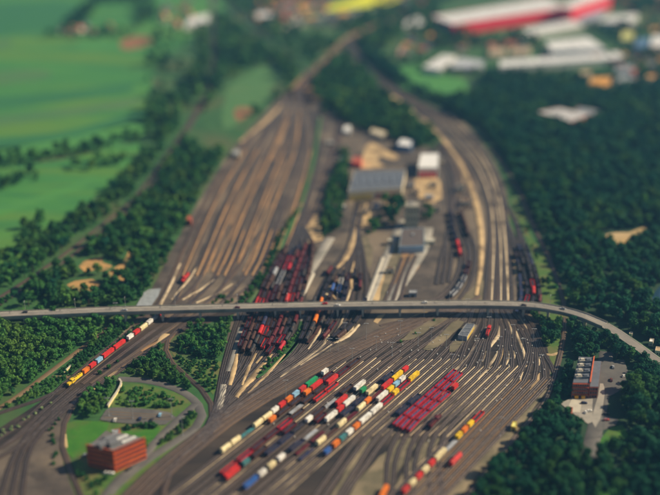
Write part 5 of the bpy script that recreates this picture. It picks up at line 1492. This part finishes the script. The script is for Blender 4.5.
# long container train leaving to the lower left
train([('l', 'yellow', 71, 389, 80, 383), ('c', 'orange', 80.5, 382.5, 83, 380.8), ('c', 'red', 83, 380.8, 88, 377.5), ('c', 'lightblue', 89, 376.5, 94.5, 372), ('c', 'red', 95, 371.5, 112, 359), ('c', 'red', 114, 357.5, 131, 345.5), ('c', 'white', 131.5, 345, 136, 341.5), ('c', 'red', 136.5, 341, 142, 336.5),
       ('s', 'cream', 143, 336, 150, 330.5), ('c', 'white', 150.5, 330, 154, 327), ('c', 'grey', 155, 326.5, 159, 323), ('c', 'red', 160, 322.5, 167, 317)], AY[:3], 'train beside the white shrubs', 'the train beside the white shrubs')


def fill(tids, v0, v1, colours, row, gname, keep, seed, kinds=('o', 'o2', 'o', 'v', 't', 'f'), special=()):
    g = random.Random(seed)
    for q, t in enumerate(tids):
        ln = line(t)
        vv = ln.px[:, 1]
        o = np.argsort(vv)
        sa, sb = sorted((float(np.interp(v0 + g.uniform(-3, 3), vv[o], ln.s[o])), float(np.interp(v1 + g.uniform(-6, 4), vv[o], ln.s[o]))))
        d = sa + 7
        run = None
        rown = '%s track of %s' % (ORD[q], row)
        while d < sb:
            if run is None or g.random() < .45:
                run = (g.choice(kinds), g.choice(colours), g.random() < keep)
            kind, c, on = run
            if on:
                x, y, a = ln.at(d)
                u, v = PX((x, y, 1))
                for (su, sv, sc_) in special:
                    if abs(u - su) < 4 and abs(v - sv) < 5: c = sc_
                pitch = {'o': 13.9, 'v': 13.7, 't': 12.7, 'f': 13.9, 'o2': 11.7}[kind]
                if free(t, d, 6.6):
                    if kind == 'f': put_flat(ln, d, 'long', '%s empty %s flat wagon on the %s' % (nth((rown, 'f', c)), cw(c), rown), 'empty flat wagons of ' + gname, c)
                    elif kind in ('o', 'o2'): put_open(ln, d, 1 if kind == 'o' else 2, c, '%s %s open wagon on the %s' % (nth((rown, 'o', c)), cw(c), rown), 'open wagons of ' + gname)
                    elif kind == 'v': put_simple(ln, d, COVER, 'covered_wagon', 4.4, c, '%s %s covered wagon on the %s' % (nth((rown, 'v', c)), cw(c), rown), 'covered wagons of ' + gname)
                    elif kind == 't': put_simple(ln, d, TANK, 'tank_wagon', 4.0, c, '%s %s tank wagon on the %s' % (nth((rown, 't', c)), cw(c), rown), 'tank wagons of ' + gname)
            d += 14.1
fill(S[2:10], 458, 384, ['brown', 'maroon', 'navy', 'black', 'navy', 'maroon', 'grey'], 'the container sidings', 'the container sidings', .62, 21, kinds=('o', 'f', 'o2', 'o'))
fill(DG, 352, 248, ['brown', 'brown', 'maroon', 'maroon', 'black', 'black', 'brown', 'maroon', 'navy', 'brown', 'maroon', 'black'], 'the brown wagon yard', 'the brown wagon yard', .86, 3,
     special=[(262, 332, 'red'), (266, 341, 'red'), (275, 350, 'red'), (283, 343, 'crimson'), (258, 303, 'red'), (290, 302, 'red'), (264, 275, 'red'), (270, 258, 'crimson'), (279, 278, 'grey'), (286, 265, 'crimson')])
fill(FG, 340, 274, ['maroon', 'brown', 'black', 'maroon', 'brown', 'black', 'navy'], 'the curving sidings', 'the curving sidings', .68, 4, special=[(341, 288, 'white'), (316, 315, 'orange'), (314, 321, 'orange'), (318, 308, 'orange'), (336, 292, 'blue')])
fill(RG, 312, 252, ['navy', 'black', 'black', 'brown', 'navy'], 'the dark sidings', 'the dark sidings', .95, 5, special=[(526, 299, 'crimson'), (532, 290, 'red'), (538, 301, 'maroon')])
fill(SM, 296, 182, ['brown', 'black', 'maroon', 'grey', 'navy'], 'the shunting lines', 'the shunting lines', .14, 8)
train([('v', 'red', 450, 258, 453, 243)], SM[0:3], 'standing in the shunting lines', 'the shunting lines')
train([('v', 'red', 443, 234, 446, 226)], SM[0:3], 'beyond the shunting lines', 'the far shunting lines')
train([('l', 'red', 489, 337, 492, 330)], [SID[k] for k in range(14, 24)], 'standing between the throat tracks', '')
train([('l', 'red', 186, 284, 190, 278)], AY, 'standing alone in the sorting yard', '')
print('wagons', sum(1 for o in bpy.data.objects if o.get('category') == 'wagon'), 'containers', sum(1 for o in bpy.data.objects if o.get('category') == 'container'))

# =================================================================== SMALL THINGS
def mesh_of(mb, name, m):
    me = mb.mesh(name); me.materials.append(m); return me
POLE = mesh_of(MB().cyl((0, 0, 0), (0, 0, 14), .16, .09, 6).box(-.35, .35, -.35, .35, 0, .25), 'mast', M_grey_metal)
LHEAD = mesh_of(MB().box(-.9, .9, -.16, .16, 14.0, 14.22).box(-1.5, -.85, -.26, .26, 13.85, 14.1).box(.85, 1.5, -.26, .26, 13.85, 14.1), 'lamp_head', M_grey_metal)
def lamp(u, v, label, group=None, sc=1.0):
    x, y = g2(u, v)
    o = link('lamp_post', POLE, loc=(x, y, .3)); tag(o, label, 'lamp post', group)
    o.scale = (1.2, 1.2, sc)
    link('lamp_head', LHEAD, o)
for u, v, l in ((133, 419, 'tall pale lamp post in the middle of the parking lot'), (172, 417, 'tall pale lamp post at the corner of parking lot and road'), (102, 461, 'grey lamp post on the lawn beside the orange block'), (109, 416, 'grey lamp post at the bright wall end'),
                (183, 436, 'grey lamp post between the two roads'), (467, 315, 'tall lamp mast beside the bridge and the signal shed'), (424, 318, 'tall lamp mast on the weedy island by the bridge'), (366, 340, 'tall lamp mast beside the through lines'),
                (286, 398, 'tall lamp mast between cinder field and through lines'), (540, 372, 'tall lamp mast at the wood side of the throat'), (117, 319, 'pale mast beside the service road near the bridge'), (602, 437, 'lamp post at the road by the small lawn'), (500, 436, 'tall lamp mast at the gravel road')):
    lamp(u, v, l)
for i, u in enumerate((22, 75, 128, 180, 232, 284, 337, 392, 446, 500, 548)):
    q = int(np.argmin(np.abs(us - u)))
    d = B1[q + 1] - B1[q - 1]
    a = math.atan2(d[1], d[0])
    o = link('lamp_post', POLE, loc=(B1[q][0] - math.sin(a) * 3.9, B1[q][1] + math.cos(a) * 3.9, BH + .181), rz=a + 1.57)
    tag(o, 'slim grey lamp post on the far side of the bridge, %s from the left' % ordinal(i), 'lamp post', 'lamp posts on the bridge')
    o.scale = (.9, .9, .62)
    link('lamp_head', LHEAD, o)
for i, (u, v) in enumerate(sorted(((338, 352), (352, 362), (376, 350), (392, 356), (400, 334), (418, 346), (431, 341), (446, 348), (462, 345), (476, 352), (488, 330), (499, 350), (512, 338), (522, 352), (533, 342), (508, 372), (480, 374), (452, 368), (345, 336), (330, 352)))):
    lamp(u, v, 'grey yard mast between the throat tracks, %s from the left' % ordinal(i), 'masts of the throat', .8)
# bright wall between trees and meadow
ribbon_pts = [g2(*p) for p in ((119.5, 381), (121.5, 384), (119, 391), (113, 400), (108, 408))]
P3 = np.array([(x, y, 0) for x, y in catmull(ribbon_pts, 4)])
wl = thing('garden_wall', 'bright pale yellow wall curving down to the parking lot', 'wall', tuple(P3[0]))
link('wall_body', sweep(P3 - P3[0], [rect(-.5, .5, .02, 2.0)]).mesh('wall_body'), wl, material=M_yellow_wall)
link('coping', sweep(P3 - P3[0], [rect(-.65, .65, 2.003, 2.2)]).mesh('coping'), wl, material=M_concrete_pale)
P3 = np.array([(x, y, 0) for x, y in catmull([g2(64, 374), g2(71.5, 367)], 4)])
wl = thing('garden_wall', 'short pale yellow wall beside the service road', 'wall', tuple(P3[0]))
link('wall_body', sweep(P3 - P3[0], [rect(-.4, .4, .3, 1.8)]).mesh('wall_body'), wl, material=M_yellow_wall)
link('coping', sweep(P3 - P3[0], [rect(-.55, .55, 1.803, 1.95)]).mesh('coping'), wl, material=M_concrete_pale)

# cars
def car_meshes():
    b = MB()
    prof = [(-2.1, .35), (-2.15, .8), (-1.9, .95), (-1.2, 1.0), (1.0, 1.0), (1.9, .86), (2.1, .7), (2.1, .35)]
    n = len(prof)
    b.add([(x, -.86, z) for x, z in prof] + [(x, .86, z) for x, z in prof], [(i, (i + 1) % n, n + (i + 1) % n, n + i)[::-1] for i in range(n)] + [tuple(range(n)), tuple(range(n, 2 * n))[::-1]])
    c = MB().add([(-1.75, -.74, 1.003), (.95, -.74, 1.003), (.95, .74, 1.003), (-1.75, .74, 1.003), (-1.35, -.6, 1.4), (.2, -.6, 1.4), (.2, .6, 1.4), (-1.35, .6, 1.4)], [(0, 1, 5, 4), (1, 2, 6, 5), (2, 3, 7, 6), (3, 0, 4, 7)])
    r = MB().box(-1.35, .2, -.6, .6, 1.401, 1.47)
    w = MB().cyl((0, -.1, .32), (0, .1, .32), .32, n=10)
    l = MB().box(2.1, 2.14, -.75, -.4, .62, .76).box(2.1, 2.14, .4, .75, .62, .76)
    return b.mesh('body'), mesh_of(c, 'window', M_glass), r.mesh('roof'), mesh_of(w, 'wheel', M_black), mesh_of(l, 'headlight', M_white_paint)
CAR = car_meshes()
def car(x, y, z, rz, colour, label, group=None):
    o = thing('car', label, 'car', (x, y, z), rz, group)
    b, c, r, w, l = CAR
    link('body', b, o, material=PAINT[colour]); link('window', c, o); link('roof', r, o, material=PAINT[colour]); link('headlight', l, o)
    for px in (-1.3, 1.3):
        for py in (-.78, .78): link('wheel', w, o, (px, py, 0))
for u, v, col, ang, l in ((606, 415, 'black', .1, 'black car parked beside the small lawn'), (606, 421, 'red', .1, 'dark red car parked beside the small lawn'), (586, 413, 'white', .9, 'white car parked on the forecourt next to a second white one'), (589, 412, 'white', .3, 'white car parked on the forecourt nearest the walkway'),
                          (624, 377, 'white', .5, 'white car parked under trees at the parking lot edge'), (115, 421, 'white', 1.5, 'white car parked at the near end of the large parking lot'), (140, 420, 'navy', 1.6, 'navy car parked in the large parking lot near the mast'),
                          (152, 421, 'black', 1.5, 'black car parked in the large parking lot'), (107, 474, 'white', .1, 'white car parked before the orange block beside another'), (111, 474.5, 'white', .1, 'white car parked before the orange block nearest the corner'), (129, 470, 'black', .9, 'black car driving past the orange block'),
                          (86, 456, 'grey', .6, 'grey car parked behind the orange block'), (584, 404, 'navy', 0, 'navy car parked in front of the brick office'), (613, 368, 'grey', 1.4, 'grey car parked in the tree shaded lot'), (611, 381, 'maroon', 1.4, 'dark maroon car parked in the tree shaded lot'),
                          (160, 416, 'lightblue', 1.5, 'light blue car parked at the road end of the large lot')):
    x, y = g2(u, v)
    car(x, y, .45, ang, col, l)
for u, side, col, l in ((520, 1, 'black', 'black car on the bridge near its right hand bend'), (328, -1, 'red', 'red car crossing the middle of the bridge'), (334, 1, 'white', 'white car crossing the middle of the bridge'), (128, 1, 'grey', 'grey car on the bridge above the service road'), (425, -1, 'white', 'white car on the bridge above the throat'),
                        (232, 1, 'maroon', 'maroon car on the bridge above the curved track'), (560, -1, 'grey', 'grey car in the bend of the bridge'), (30, -1, 'black', 'black car on the bridge above the dense wood')):
    i = int(np.argmin(np.abs(us - u)))
    d = B1[i + 1] - B1[i]
    a = math.atan2(d[1], d[0])
    x, y = B1[i][0] + math.sin(a) * 1.6 * side, B1[i][1] - math.cos(a) * 1.6 * side
    car(x, y, BH + .065, a + (0 if side > 0 else math.pi), col, l)

# lantern posts of the switches in the throat and along the sidings
ST_P = mesh_of(MB().cyl((0, 0, 0), (0, 0, 1.1), .09, n=5).box(-.45, .45, -.3, .3, 0, .28), 'switch_stand', M_grey_metal)
ST_L = mesh_of(MB().box(-.36, .36, -.3, .3, 1.101, 1.75).prism([(-.42, -.36), (.42, -.36), (.42, .36), (-.42, .36)], 1.751, 1.84), 'lantern', M_white_paint)
g = random.Random(12)
cnt = 0
def stand(x, y, label, group):
    o = link('switch_stand', ST_P, loc=(x, y, .3), rz=g.uniform(0, 3)); o.scale = (.8, .8, .55); tag(o, label, 'switch stand', group)
    link('lantern', ST_L, o)
for k in range(NK):
    ln = line(SID[k])
    for vv in (372 - .3 * k, 361 - .3 * k, 352 - .3 * k, 344 - .2 * k, 334 + g.uniform(-6, 6), 386 + g.uniform(-8, 20), 410 + g.uniform(-8, 30)):
        if g.random() < .58: continue
        o_ = np.argsort(ln.px[:, 1])
        d = float(np.interp(vv + g.uniform(-3, 3), ln.px[o_, 1], ln.s[o_]))
        x, y, a = ln.at(d)
        far_ = 'between the throat tracks' if vv < 372 else 'between the container sidings'
        stand(x - math.sin(a) * 2.35, y + math.cos(a) * 2.35, 'small white topped switch lantern ' + far_, 'switch lanterns ' + far_)
for x, y in scatter([(440, 312), (540, 312), (545, 380), (510, 425), (480, 380), (452, 340)], 16, .5, 77, -3):
    stand(x, y, 'small white topped switch lantern in the wood side throat', 'switch lanterns of the wood side throat')

# air: one closed box of thin haze round everything
hz = MB().box(-3300, 3300, -500, 5300, -1.0, 412.0).mesh('haze')
hm = bpy.data.materials.new('haze_air'); hm.use_nodes = True
nt = hm.node_tree
nt.nodes.remove(nt.nodes['Principled BSDF'])
pv = nt.nodes.new('ShaderNodeVolumePrincipled')
pv.inputs['Color'].default_value = (.20, .52, 1.0, 1)
pv.inputs['Density'].default_value = 0.00008
pv.inputs['Anisotropy'].default_value = .2
nt.links.new(pv.outputs[0], nt.nodes['Material Output'].inputs['Volume'])
ho = link('haze', hz, material=hm); ho['kind'] = 'stuff'
ho['label'] = 'thin blue haze lying over the whole valley'
